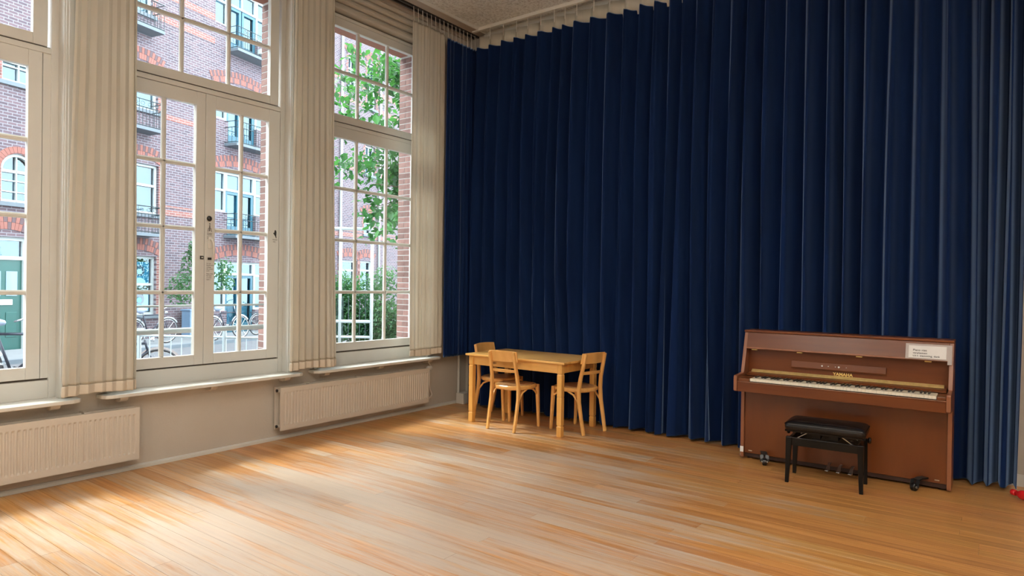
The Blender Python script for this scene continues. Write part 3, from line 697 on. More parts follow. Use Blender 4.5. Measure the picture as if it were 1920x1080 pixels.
# ------------------------------------------------------------------ table
T = tag(empty('table', (-3.97, 5.74, 0)), 'varnished knotty pine table by the window corner, with three chairs', 'table')
tw, td, th = 0.625, 0.362, 0.732
for i in range(6):
    a = -td + i*2*td/6
    MB().box(-tw, tw, a+0.0006, a+2*td/6-0.0006, th-0.022, th).build('plank', M['pine'], T, bevel=0.0015 if i not in (0,5) else 0.004)
for sx_ in (-1, 1):
    for sy_ in (-1, 1):
        x, y = sx_*0.560, sy_*0.318
        mb = MB(); vs = []; fs = []
        lv = [(0.0, 0.024), (0.015, 0.026), (0.10, 0.026), (0.108, 0.021), (0.118, 0.026), (0.38, 0.0265), (0.388, 0.0245), (0.396, 0.0265), (0.60, 0.027), (0.61, 0.023), (0.62, 0.027), (th-0.0225, 0.027)]
        for (z, h_) in lv: vs += [(x-h_, y-h_, z), (x+h_, y-h_, z), (x+h_, y+h_, z), (x-h_, y+h_, z)]
        for i in range(len(lv)-1):
            for k in range(4): fs.append((i*4+k, i*4+(k+1) % 4, (i+1)*4+(k+1) % 4, (i+1)*4+k))
        fs += [(3,2,1,0), tuple(len(vs)-4+k for k in range(4))]
        mb.add(vs, fs).build('leg', M['pine_leg'], T, bevel=0.002)
for sy_ in (-1, 1): MB().box(-0.533, 0.533, sy_*0.318-0.011, sy_*0.318+0.011, th-0.115, th-0.0225).build('apron', M['pine'], T, bevel=0.002)
for sx_ in (-1, 1): MB().box(sx_*0.560-0.011, sx_*0.560+0.011, -0.291, 0.291, th-0.115, th-0.0225).build('apron', M['pine_leg'], T, bevel=0.002)

# ------------------------------------------------------------------ chairs (front = +y in local space, back posts at -y)
def make_chair():
    R_ = empty('chair')
    zs_ = 0.452
    for s_ in (-1, 1):
        # rear post and leg in one bent piece
        pts = [(s_*0.163, -0.235, 0.0), (s_*0.167, -0.205, 0.15), (s_*0.167, -0.172, 0.32), (s_*0.164, -0.165, 0.44), (s_*0.155, -0.180, 0.56), (s_*0.149, -0.209, 0.68), (s_*0.145, -0.238, 0.80)]
        MB().tube(pts, 0, flat=([0.030,0.033,0.038,0.040,0.036,0.032,0.028], [0.026]*7, Vector((s_*1.0, 0, 0.001)))).build('leg', M['beech'], R_, bevel=0.005)
        pts = [(s_*0.185, 0.190, 0.0), (s_*0.182, 0.178, 0.22), (s_*0.178, 0.165, 0.445)]
        MB().tube(pts, 0, flat=([0.026,0.031,0.036], [0.026,0.031,0.036], Vector((1, 0, 0.001)))).build('leg', M['beech'], R_, bevel=0.006)
        # bentwood side brace
        pts = [(s_*0.167, -0.192, 0.23), (s_*0.167, -0.165, 0.31), (s_*0.170, -0.10, 0.385), (s_*0.176, -0.01, 0.420), (s_*0.176, 0.08, 0.405), (s_*0.176, 0.145, 0.365), (s_*0.176, 0.167, 0.335)]
        MB().tube(pts, 0.0095, 8).build('brace', M['beech'], R_, smooth=True)
    pts = [(-0.172, 0.172, 0.335), (-0.12, 0.173, 0.395), (-0.03, 0.173, 0.42), (0.03, 0.173, 0.42), (0.12, 0.173, 0.395), (0.172, 0.172, 0.335)]
    MB().tube(pts, 0.0085, 8).build('brace', M['beech'], R_, smooth=True)
    # seat: rounded frame and a slightly dished plate
    def outline(sc, n=36):
        o_ = []
        for i in range(n):
            a = 2*PI*i/n; ca, sa = math.cos(a), math.sin(a)
            e_ = 0.62 if sa > 0 else 0.72
            x = 0.202*math.copysign(abs(ca)**e_, ca); y = 0.205*math.copysign(abs(sa)**e_, sa)
            if y < 0: x *= 1-0.14*(-y/0.205)
            o_.append((x*sc, y*sc + 0.008))
        return o_
    n = 36; vs = []; fs = []; oo = outline(1); ii = outline(0.86); mm_ = outline(0.5)
    vs += [(x, y, zs_-0.042) for x, y in outline(0.95)] + [(x, y, zs_-0.030) for x, y in oo] + [(x, y, zs_-0.008) for x, y in oo] + [(x, y, zs_) for x, y in outline(0.965)] + [(x, y, zs_-0.001) for x, y in ii]
    for j in range(4): fs += [(j*n+i, j*n+(i+1) % n, (j+1)*n+(i+1) % n, (j+1)*n+i) for i in range(n)]
    fs.append(tuple(range(n))[::-1]); fs.append(tuple(4*n+i for i in range(n)))
    MB().add(vs, fs).build('seat_frame', M['beech'], R_, smooth=False)
    vs = [(x, y, zs_-0.0005) for x, y in outline(0.85)] + [(x, y, zs_+0.004) for x, y in outline(0.82)] + [(x, y, zs_+0.002) for x, y in outline(0.45)] 
    fs = [(j*n+i, j*n+(i+1) % n, (j+1)*n+(i+1) % n, (j+1)*n+i) for j in range(2) for i in range(n)]; fs.append(tuple(2*n+i for i in range(n))); fs.append(tuple(range(n))[::-1])
    MB().add(vs, fs).build('seat', M['beech_seat'], R_, smooth=True)
    # curved wide top rail and thin lower slat, bowed backwards
    def rail(z0, z1, yb, bow, name, t_=0.014, ov=0.0):
        vs = []; fs = []; N = 12
        for i in range(N+1):
            s_ = -1 + 2*i/N; x = s_*(0.146+ov); yy = yb - bow*(1-s_*s_)
            zt_ = z1 + 0.006*(1-s_*s_)
            for (dy, z, tilt) in ((-t_/2, z0, 0), (t_/2, z0, 0), (t_/2, zt_, -0.22*(z1-z0)), (-t_/2, zt_, -0.22*(z1-z0))): vs.append((x, yy+dy+tilt, z))
        for i in range(N):
            for k in range(4): fs.append((i*4+k, i*4+(k+1) % 4, (i+1)*4+(k+1) % 4, (i+1)*4+k))
        fs += [(0,3,2,1), tuple(N*4+k for k in (0,1,2,3))]
        MB().add(vs, fs).build(name, M['beech'], R_, bevel=0.004, angle=0.9)
    rail(0.700, 0.806, -0.190, 0.030, 'top_rail', 0.013, 0.024)
    rail(0.590, 0.618, -0.178, 0.026, 'back_slat', 0.012, 0.006)
    return R_
chA = make_chair()
def setchair(o, x, y, rz, label):
    o.location = (x, y, 0); o.rotation_euler = (0, 0, rz); tag(o, label, 'chair', 'bentwood chairs at the pine table')
setchair(chA, -4.02, 5.490, math.radians(2), 'light beech bentwood chair with its back to the camera, at the table\'s long front side')
chB = copy_tree(chA); setchair(chB, -3.455, 5.815, math.radians(79), 'light beech bentwood chair at the right-hand end of the pine table, near the navy curtain')
chC = copy_tree(chA); setchair(chC, -4.475, 5.835, math.radians(-88), 'light beech bentwood chair tucked under the left end of the table, mostly hidden')

# ------------------------------------------------------------------ piano
PX0, PX1 = -1.778, -0.257
P = tag(empty('upright_piano', ((PX0+PX1)/2, 5.78, 0)), 'brown walnut upright piano with open keyboard in front of the navy curtain', 'piano')
cx = (PX1+PX0)/2; hw = (PX1-PX0)/2
def pb(mb, name, m, bevel=0.002, smooth=False, parent=None):
    o = mb.build(name, M[m] if isinstance(m, str) else m, P if parent is None else parent, bevel=bevel, smooth=smooth)
    if parent is None: o.location = (-P.location.x, -P.location.y, 0)
    return o
side = [(5.755, 0.018), (6.020, 0.018), (6.020, 1.092), (5.840, 1.092), (5.735, 0.752), (5.552, 0.742), (5.545, 0.73), (5.545, 0.622), (5.555, 0.612), (5.755, 0.602)]
for (a, b_) in ((PX0, PX0+0.028), (PX1-0.028, PX1)):
    pb(MB().prism(side, 'x', a, b_), 'side_panel', 'walnut_edge', 0.003)
xi0, xi1 = PX0+0.0285, PX1-0.0285
pb(MB().box(xi0, xi1, 5.775, 5.795, 0.055, 0.605), 'lower_panel', 'walnut', 0.002)
pb(MB().box(xi0, xi1, 5.79, 5.81, 0.02, 0.12), 'bottom_board', 'walnut_dark', 0.002)
pb(MB().box(xi0, xi1, 5.995, 6.018, 0.04, 1.08), 'back_panel', 'walnut_dark', 0.0)
pb(MB().box(PX0-0.002, PX1+0.002, 5.828, 6.024, 1.0925, 1.112), 'lid', 'walnut_h', 0.004)
# folded top panel with its light lip
pb(MB().prism([(5.845, 1.09), (5.833, 1.09), (5.795, 0.962), (5.808, 0.958)], 'x', xi0, xi1), 'upper_panel', 'walnut_h', 0.001)
pb(MB().prism([(5.812, 0.964), (5.792, 0.968), (5.786, 0.956), (5.806, 0.950)], 'x', xi0, xi1), 'panel_lip', 'walnut_edge', 0.002)
pb(MB().box(xi0, xi1, 5.87, 5.885, 0.74, 1.05), 'music_panel', 'walnut_h', 0.0)
pb(MB().prism([(5.8695, 0.868), (5.855, 0.872), (5.845, 0.820), (5.850, 0.812), (5.8695, 0.814)], 'x', -1.395, -0.695), 'music_ledge', 'walnut_h', 0.002)
for xx in (-1.70, -1.33, -0.885, -0.42): pb(MB().box(xx-0.022, xx+0.022, 5.845, 5.8695, 0.938, 0.951), 'hinge', 'brass', 0.001)
pb(MB().box(xi0, xi1, 5.846, 5.8695, 0.953, 1.05), 'painted_shade_strip', 'walnut_dark', 0.0)  # dark strip that paints the shade in the gap under the lip
# opened fallboard: inner strip, brass hinge line
pb(MB().prism([(5.868, 0.748), (5.845, 0.750), (5.778, 0.742), (5.762, 0.734), (5.762, 0.7265), (5.868, 0.7265)], 'x', xi0+0.012, xi1-0.012), 'fallboard', 'walnut_h', 0.001)
pb(MB().prism([(5.8695, 0.7485), (5.840, 0.7505), (5.838, 0.757), (5.866, 0.772), (5.8695, 0.772)], 'x', xi0+0.03, xi1-0.03), 'brass_hinge', 'brass', 0.0)
# key bed, key slip, cheek blocks
pb(MB().box(xi0, xi1, 5.566, 5.868, 0.625, 0.684), 'key_bed', 'walnut_h', 0.001)
pb(MB().box(xi0, xi1, 5.552, 5.5655, 0.612, 0.692), 'key_slip', 'walnut_h', 0.003)
pb(MB().prism([(5.5445, 0.692), (5.566, 0.692), (5.566, 0.697), (5.5445, 0.696)], 'x', xi0, xi1), 'key_slip_moulding', 'walnut_edge', 0.001)
KX0 = -1.652; KP = (1.306)/52
for (a, b_) in ((xi0, KX0-0.002), (KX0+52*KP+0.002, xi1)): pb(MB().box(a, b_, 5.568, 5.774, 0.684, 0.722), 'cheek_block', 'walnut', 0.004)
pb(MB().box(KX0, KX0+52*KP, 5.60, 5.774, 0.6845, 0.701), 'key_felt', 'felt', 0.0)
wk = MB().box(0.0006, KP-0.0006, 0, 0.175, 0, 0.022).mesh('white_key', M['ivory'])
bk = MB().prism([(0.0, 0.0), (0.10, 0.0), (0.10, 0.011), (0.006, 0.010)], 'x', -0.0065, 0.0065).mesh('black_key', M['key_black'])
for i in range(52):
    o = bpy.data.objects.new('white_key', wk); COL.objects.link(o); o.parent = P; o.location = (KX0+i*KP-P.location.x, 5.574-P.location.y, 0.7015)
    if i > 0 and (i % 7) in (1, 3, 4, 6, 0):
        o = bpy.data.objects.new('black_key', bk); COL.objects.link(o); o.parent = P; o.location = (KX0+i*KP-P.location.x, 5.645-P.location.y, 0.7238)
# gold maker's lettering, music-ledge marks
o = text('maker_lettering', 'YAMAHA', 0.032, (-1.075-P.location.x, 5.8688-P.location.y, 0.776), (PI/2, 0, 0), M['gold_print'], P, extrude=0.0012, bold=0.0012)
o.data.transform(Matrix.Scale(1.05, 4, (1,0,0)))
for (xx, s_) in ((-1.155, 0.008), (-1.108, 0.005), (-1.055, 0.004), (-1.030, 0.009), (-0.975, 0.003)):
    pb(MB().lathe([(0, 0), (s_*0.8, 0), (s_*0.8, 0.002), (0, 0.002)], (xx, 5.846, 0.846), 10, 'y'), 'worn_spot', 'paper', 0)
# paper sign in a clear sleeve hanging over the lid
sg = empty('paper_sign', (-0.432, 5.803, 1.014)); tag(sg, 'white paper notice in a clear sleeve taped to the piano\'s upper right front', 'sign')
tilt = math.atan2(0.038, 0.128)
sg.rotation_euler = (tilt*-1.0, 0, 0)
MB().box(-0.130, 0.165, -0.004, -0.002, -0.055, 0.062).build('sleeve', M['sleeve'], sg)
MB().box(0.138, 0.165, -0.004, -0.002, -0.085, -0.055).build('sleeve_tab', M['sleeve'], sg)
MB().box(-0.110, 0.130, -0.0055, -0.004, -0.046, 0.048).build('sheet', M['paper'], sg)
for i, (tx, s_) in enumerate((('Piano niet', 0.021), ('verplaatsen', 0.019), ('t.b.v. stemming, dank', 0.019))):
    text('lettering', tx, s_, (-0.082, -0.0058, 0.006-0.021*i), (PI/2, 0, 0), M['ink'], sg, extrude=0.0003, bold=0.0003)
# pedals
for xx in (-1.065, -0.985, -0.900):
    pb(MB().tube([(xx, 5.79, 0.075), (xx, 5.73, 0.082), (xx, 5.69, 0.070), (xx, 5.655, 0.050), (xx-0.004, 5.63, 0.046)], 0, flat=([0.018,0.018,0.022,0.030,0.026], [0.009,0.009,0.009,0.009,0.007], Vector((0, 0.001, 1)))), 'pedal', 'steel', 0.003)
# casters on short arms in front of the panel, left one turned
def caster(x, y, a):
    C_ = empty('caster', (x-P.location.x, y-P.location.y, 0), a); C_.parent = P
    MB().tube([(0, 0.11, 0.085), (0, 0.05, 0.088), (0, 0.0, 0.080)], 0, flat=(0.05, 0.012, Vector((0, 0.001, 1)))).build('plate', M['dark_metal'], C_, bevel=0.003)
    for s_ in (-1, 1): MB().tube([(s_*0.021, 0.0, 0.082), (s_*0.021, -0.012, 0.055), (s_*0.021, -0.018, 0.030)], 0, flat=(0.004, 0.026, Vector((1, 0.001, 0)))).build('fork', M['dark_metal'], C_)
    MB().lathe([(0.006, -0.016), (0.026, -0.016), (0.030, -0.011), (0.030, 0.011), (0.026, 0.016), (0.006, 0.016)], (0, -0.018, 0.0305), 20, 'x').build('wheel', M['dark_metal'], C_, smooth=False)
    MB().lathe([(0, -0.024), (0.010, -0.024), (0.010, 0.024), (0, 0.024)], (0, -0.018, 0.0305), 10, 'x').build('hub', M['steel'], C_)
caster(-1.553, 5.675, 0.35); caster(-0.470, 5.675, -0.5)
for xx in (PX0+0.06, PX1-0.06): pb(MB().box(xx-0.02, xx+0.02, 5.83, 5.97, 0.0, 0.06), 'foot', 'walnut_dark', 0.003)
pb(MB().box(PX0-0.0012, PX0+0.027, 5.7525, 5.7547, 0.062, 0.110), 'sticker', 'paper', 0)
pb(MB().lathe([(0, 0), (0.012, 0), (0.014, 0.012), (0, 0.014)], (PX0-0.012, 5.80, 0.03), 10, 'x'), 'white_buffer', 'plastic_white', 0)
for xx in (xi0+0.05, xi1-0.06): pb(MB().box(xx-0.015, xx+0.015, 5.7735, 5.775, 0.073, 0.081), 'brass_plate', 'steel', 0)

# ------------------------------------------------------------------ piano stool
Q = tag(empty('piano_stool', (-1.035, 5.452, 0), math.radians(3)), 'black adjustable piano stool with padded leather seat in front of the piano', 'stool')
sw_, sd_ = 0.275, 0.165
# padded seat: pillow of stacked outlines
def rr(wx, wy, r_, n=6):
    o_ = []
    for (sx_, sy_, a0) in ((1,1,0), (-1,1,PI/2), (-1,-1,PI), (1,-1,3*PI/2)):
        for i in range(n+1):
            a = a0 + PI/2*i/n; o_.append((sx_*(wx-r_)+r_*math.cos(a), sy_*(wy-r_)+r_*math.sin(a)))
    return o_
def stack(levels, r_=0.03):
    vs = []; fs = []; n = None
    for (z, ins) in levels:
        o_ = rr(sw_-ins, sd_-ins, max(0.008, r_-ins*0.5)); n = len(o_); vs += [(x, y, z) for x, y in o_]
    for j in range(len(levels)-1): fs += [(j*n+i, j*n+(i+1) % n, (j+1)*n+(i+1) % n, (j+1)*n+i) for i in range(n)]
    fs.append(tuple(range(n))[::-1]); fs.append(tuple((len(levels)-1)*n+i for i in range(n)))
    return MB().add(vs, fs)
stack([(0.402,0.012),(0.405,0.004),(0.425,0.0),(0.442,0.001),(0.456,0.010),(0.466,0.028),(0.472,0.055),(0.474,0.09)]).build('cushion', M['leather'], Q, smooth=True)
MB().box(-0.255, 0.255, -0.148, 0.148, 0.388, 0.402).build('seat_board', M['black'], Q, bevel=0.002)
MB().tube([(x, y, 0.4445) for x, y in rr(sw_+0.001, sd_+0.001, 0.031)], 0.003, 6, closed=True).build('piping', M['leather'], Q, smooth=True)
for sy_ in (-1, 1):
    MB().box(-0.225, 0.225, sy_*0.135-0.01, sy_*0.135+0.01, 0.285, 0.345).build('apron', M['black'], Q, bevel=0.002)
    for sx_ in (-1, 1):
        MB().tube([(sx_*0.20, sy_*0.112, 0.333), (sx_*0.12, sy_*0.112, 0.385)], 0, flat=(0.004, 0.024, Vector((0, 1, 0.001)))).build('scissor_arm', M['steel'], Q)
for sx_ in (-1, 1):
    MB().box(sx_*0.237-0.01, sx_*0.237+0.01, -0.125, 0.125, 0.285, 0.345).build('apron', M['black'], Q, bevel=0.002)
    for sy_ in (-1, 1):
        MB().tube([(sx_*0.252, sy_*0.150, 0.0), (sx_*0.246, sy_*0.140, 0.20), (sx_*0.243, sy_*0.136, 0.348)], 0, flat=([0.026,0.036,0.042], [0.026,0.036,0.042], Vector((1, 0.001, 0)))).build('leg', M['black'], Q, bevel=0.003)
    MB().lathe([(0,0),(0.008,0),(0.008,0.014),(0.022,0.018),(0.024,0.03),(0.018,0.036),(0,0.037)], (0.262 if sx_ > 0 else -0.262-0.037, 0, 0.365), 16, 'x').build('knob', M['black'], Q, smooth=True)
MB().cyl((-0.27, 0, 0.365), (0.27, 0, 0.365), 0.006, 8).build('spindle', M['dark_metal'], Q)
for (sx_) in (-1, 1): MB().box(sx_*0.06-0.03, sx_*0.06+0.03, -0.11, 0.11, 0.345, 0.388).build('lift_block', M['black'], Q)

# ------------------------------------------------------------------ red bottle at the right edge
RB = tag(empty('red_bottle', (0.105, 5.952, 0.036)), 'glossy red plastic bottle lying on the floor at the right edge by the curtain', 'bottle')
RB.rotation_euler = (0, 0, math.radians(-38))
MB().lathe([(0,0),(0.018,0),(0.021,0.004),(0.021,0.028),(0.018,0.031),(0.0,0.032)], (-0.01,0,0), 20, 'x').build('cap', M['red_plastic'], RB, smooth=True)
MB().lathe([(0.0,0.022),(0.016,0.022),(0.017,0.035),(0.030,0.055),(0.0345,0.075),(0.0345,0.125),(0.0355,0.13),(0.0355,0.20),(0.0345,0.205),(0.033,0.26),(0.026,0.266),(0,0.267)], (0,0,0), 24, 'x').build('body', M['red_plastic'], RB, smooth=True)
MB().lathe([(0.0356,0.135),(0.0360,0.136),(0.0360,0.194),(0.0356,0.195)], (0,0,0), 24, 'x').build('label_band', M['plastic_white'], RB, smooth=True)

# ================================================================== OUTSIDE
GZ = -0.35
S(B(-70, -5.925, -40, 60, GZ-0.3, GZ).build('ground', M['paving']), 'pale street paving outside the windows')
d = Vector((-0.2376, 0.9714, 0)).normalized(); nrm = Vector((d.y, -d.x, 0))
FO = Vector((-21.02, 12.43, 0)); frz = math.atan2(d.y, d.x)
def fpt(u_, n_, z): return FO + d*u_ + nrm*n_ + Vector((0, 0, z))
rd = empty('road', FO, frz); S(rd, 'darker clinker road strip before the opposite houses')
MB().box(-40, 40, -6.5, -2.6, GZ, GZ+0.012).build('road_surface', M['road'], rd)
MB().box(-40, 40, -2.6, -2.45, GZ, GZ+0.10).build('kerb', M['stone'], rd)
MB().box(-40, 40, -2.45, -0.02, GZ, GZ+0.06).build('pavement', M['paving'], rd)

BL = tag(empty('apartment_building', FO, frz), 'purple-brown brick apartment building with white windows and iron balconies across the street', 'building')
# openings: (u0,u1,z0,z1,type)
OPEN = []
def op(u0_, u1_, z0_, z1_, ty): OPEN.append((u0_, u1_, z0_, z1_, ty))
for sh in (-7.2, 0.0):            # the left column repeats further down the street
    op(-7.28+sh, -6.48+sh, 3.30, 4.50, 'arch'); op(-7.28+sh, -6.42+sh, 6.22, 7.0, 'sash'); op(-7.28+sh, -6.42+sh, 8.9, 10.3, 'sash')
    op(-7.62+sh, -6.64+sh, -0.33, 2.46, 'gdoor')
for sh in (-7.2, 0.0):
    op(-4.25+sh, -3.05+sh, 0.42, 2.15, 'posterwin' if sh == 0 else 'sash'); op(-4.25+sh, -3.0+sh, 3.40, 4.86, 'sash'); op(-4.25+sh, -3.05+sh, 6.45, 7.70, 'net'); op(-4.25+sh, -3.25+sh, 9.25, 10.6, 'net')
for zz, top in ((2.98, 5.12), (6.06, 7.95), (9.2, 11.4)):
    op(-0.95, 1.48, zz, top, 'triple')
op(-0.92, 1.50, -0.33, 2.10, 'entry')
op(5.70, 6.92, 1.05, 2.40, 'sash2'); op(7.12, 8.02, 1.05, 2.42, 'sash2'); op(7.36, 8.02, 3.62, 4.42, 'sash'); op(7.40, 8.15, 6.3, 7.6, 'sash'); op(7.48, 8.16, 9.3, 11.3, 'sash'); op(6.1, 6.75, 9.9, 11.2, 'sash')
for sh in (3.6,): 
    for zz, top in ((1.0, 2.4), (3.6, 5.0), (6.4, 7.7), (9.3, 10.8)): op(7.3+sh, 8.3+sh, zz, top, 'sash'); op(9.6+sh, 10.6+sh, zz, top, 'sash')
us = sorted({-22.0, 20.0} | {o_[0] for o_ in OPEN} | {o_[1] for o_ in OPEN}); zz_ = sorted({GZ, 13.2} | {o_[2] for o_ in OPEN} | {o_[3] for o_ in OPEN})
mb = MB()
for i in range(len(us)-1):
    j = 0
    while j < len(zz_)-1:
        def hole(jj): 
            uc, zc = (us[i]+us[i+1])/2, (zz_[jj]+zz_[jj+1])/2
            return any(a < uc < b_ and c_ < zc < d_ for a, b_, c_, d_, _ in OPEN)
        if hole(j): j += 1; continue
        k = j
        while k+1 < len(zz_)-1 and not hole(k+1): k += 1
        mb.box(us[i], us[i+1], 0, 0.35, zz_[j], zz_[k+1]); j = k+1
mb.build('brick_wall', M['brick'], BL)
MB().box(-22, 20, 0.36, 6.0, GZ, 13.2).build('building_core', M['room_dark'], BL)
MB().box(-22.2, 20.2, -0.35, 6.2, 13.2, 13.5).build('roof_gutter', M['frame_white'], BL)
# lighter red brick bands and plinth
for zb_, h_ in ((3.42, 0.17), (3.66, 0.06), (6.32, 0.16), (9.22, 0.20), (9.98, 0.22)):
    mb = MB(); cuts = [-22.0]
    for a, b_, c_, d_, _ in sorted(OPEN):
        if c_-0.05 < zb_+h_ and d_ > zb_: cuts += [a-0.02, b_+0.02]
    cuts.append(20.0)
    for i in range(0, len(cuts), 2):
        if cuts[i+1]-cuts[i] > 0.05: mb.box(cuts[i], cuts[i+1], -0.012, 0.0, zb_, zb_+h_)
    mb.build('brick_band', M['brick_red'], BL)
# curved / flat arches of separate voussoirs, red with dark headers, joined per arch
def arch(u0_, u1_, z0_, rise=0.16, h_=0.36, full=False):
    mb = MB(); w_ = u1_-u0_; cxx = (u0_+u1_)/2
    if full: r_ = w_/2; n = 17; A = PI; zc = z0_-r_*0+0
    else: r_ = (w_*w_/4+rise*rise)/(2*rise); A = 2*math.asin(min(1, w_/2/r_)); n = max(11, int(w_/0.07))
    zc = z0_ if full else z0_ + rise - r_
    if full: h_ = 0.16
    for i in range(n):
        a0 = -A/2 + A*i/n + 0.04*A/n; a1 = -A/2 + A*(i+1)/n - 0.04*A/n
        def q(a, rr_): return (cxx + rr_*math.sin(a), zc + rr_*math.cos(a))
        segs = ((0, 0.5), (0.5, 1.0)) if not full else ((0, 1),)
        for j, (s0, s1) in enumerate(segs):
            mb.cur = 1 if (j and i % 2 and not full) or (not j and i % 4 == 0 and not full) else 0
            mb.prism([q(a0, r_+h_*s0), q(a1, r_+h_*s0), q(a1, r_+h_*s1-0.006), q(a0, r_+h_*s1-0.006)], 'y', -0.02, 0.0)
    o = mb.build('brick_arch', [M['arch_red'], M['arch_dark']], BL)
def fwin(u0_, u1_, z0_, z1_, nu, nz, back='room_dark', name='window', fr=0.07, split=None, dep=0.12):
    W = empty(name); W.parent = BL
    mb = MB(); y0_, y1_ = dep-0.03, dep+0.03
    mb.box(u0_, u0_+fr, y0_, y1_, z0_, z1_); mb.box(u1_-fr, u1_, y0_, y1_, z0_, z1_); mb.box(u0_+fr, u1_-fr, y0_, y1_, z0_, z0_+fr); mb.box(u0_+fr, u1_-fr, y0_, y1_, z1_-fr, z1_)
    if split: mb.box(u0_+fr, u1_-fr, y0_-0.01, y1_, split-0.035, split+0.035)
    for i in range(1, nu): x = u0_+(u1_-u0_)*i/nu; mb.box(x-0.016, x+0.016, y0_, y1_, z0_, z1_)
    for i in range(1, nz): z = z0_+(z1_-z0_)*i/nz; mb.box(u0_, u1_, y0_, y1_, z-0.014, z+0.014)
    mb.build('window_frame', M['frame_white'], W)
    MB().box(u0_+0.02, u1_-0.02, dep+0.032, dep+0.036, z0_+0.02, z1_-0.02).build('pane', M['far_glass'], W)
    MB().box(u0_+0.01, u1_-0.01, dep+0.14, dep+0.15, z0_, z1_).build('blind', M[back], W)
    return W
def surround(u0_, u1_, z0_, z1_):
    mb = MB(); z = z0_; k = 0
    while z < z1_:
        zt_ = min(z+0.145, z1_); e_ = 0.16 if k % 2 else 0.10
        mb.box(u0_-e_, u0_, -0.012, 0.0, z+0.006, zt_); mb.box(u1_, u1_+e_, -0.012, 0.0, z+0.006, zt_); z += 0.15; k += 1
    mb.build('brick_surround', M['brick_red'], BL)
def balcony(u0_, u1_, z0_, h_=0.72, dep=0.55):
    W = empty('balcony'); W.parent = BL
    MB().box(u0_, u1_, -dep, 0.0, z0_-0.09, z0_).build('balcony_slab', M['stone'], W)
    mb = MB(); y_ = -dep+0.03
    for z in (z0_+0.03, z0_+h_*0.72, z0_+h_):
        mb.tube([(u0_, 0, z), (u0_, y_, z), (u1_, y_, z), (u1_, 0, z)], 0.014, 5)
    n = max(6, int((u1_-u0_)/0.11))
    for i in range(n+1):
        x = u0_+(u1_-u0_)*i/n; mb.cyl((x, y_, z0_), (x, y_, z0_+h_*(0.72 if i % 4 else 1)), 0.008, 4)
        if i % 2 == 0 and i < n:
            x2 = u0_+(u1_-u0_)*(i+1)/n; mb.tube([(x2+0.06*math.cos(a), y_, z0_+h_*0.86+0.05*math.sin(a)) for a in [PI*2*q/8 for q in range(8)]], 0.006, 4, closed=True)
    for x in (u0_, u1_):
        for yy in (-0.15, -0.33): mb.cyl((x, yy, z0_), (x, yy, z0_+h_*0.72), 0.008, 4)
    mb.build('railing', M['iron'], W)
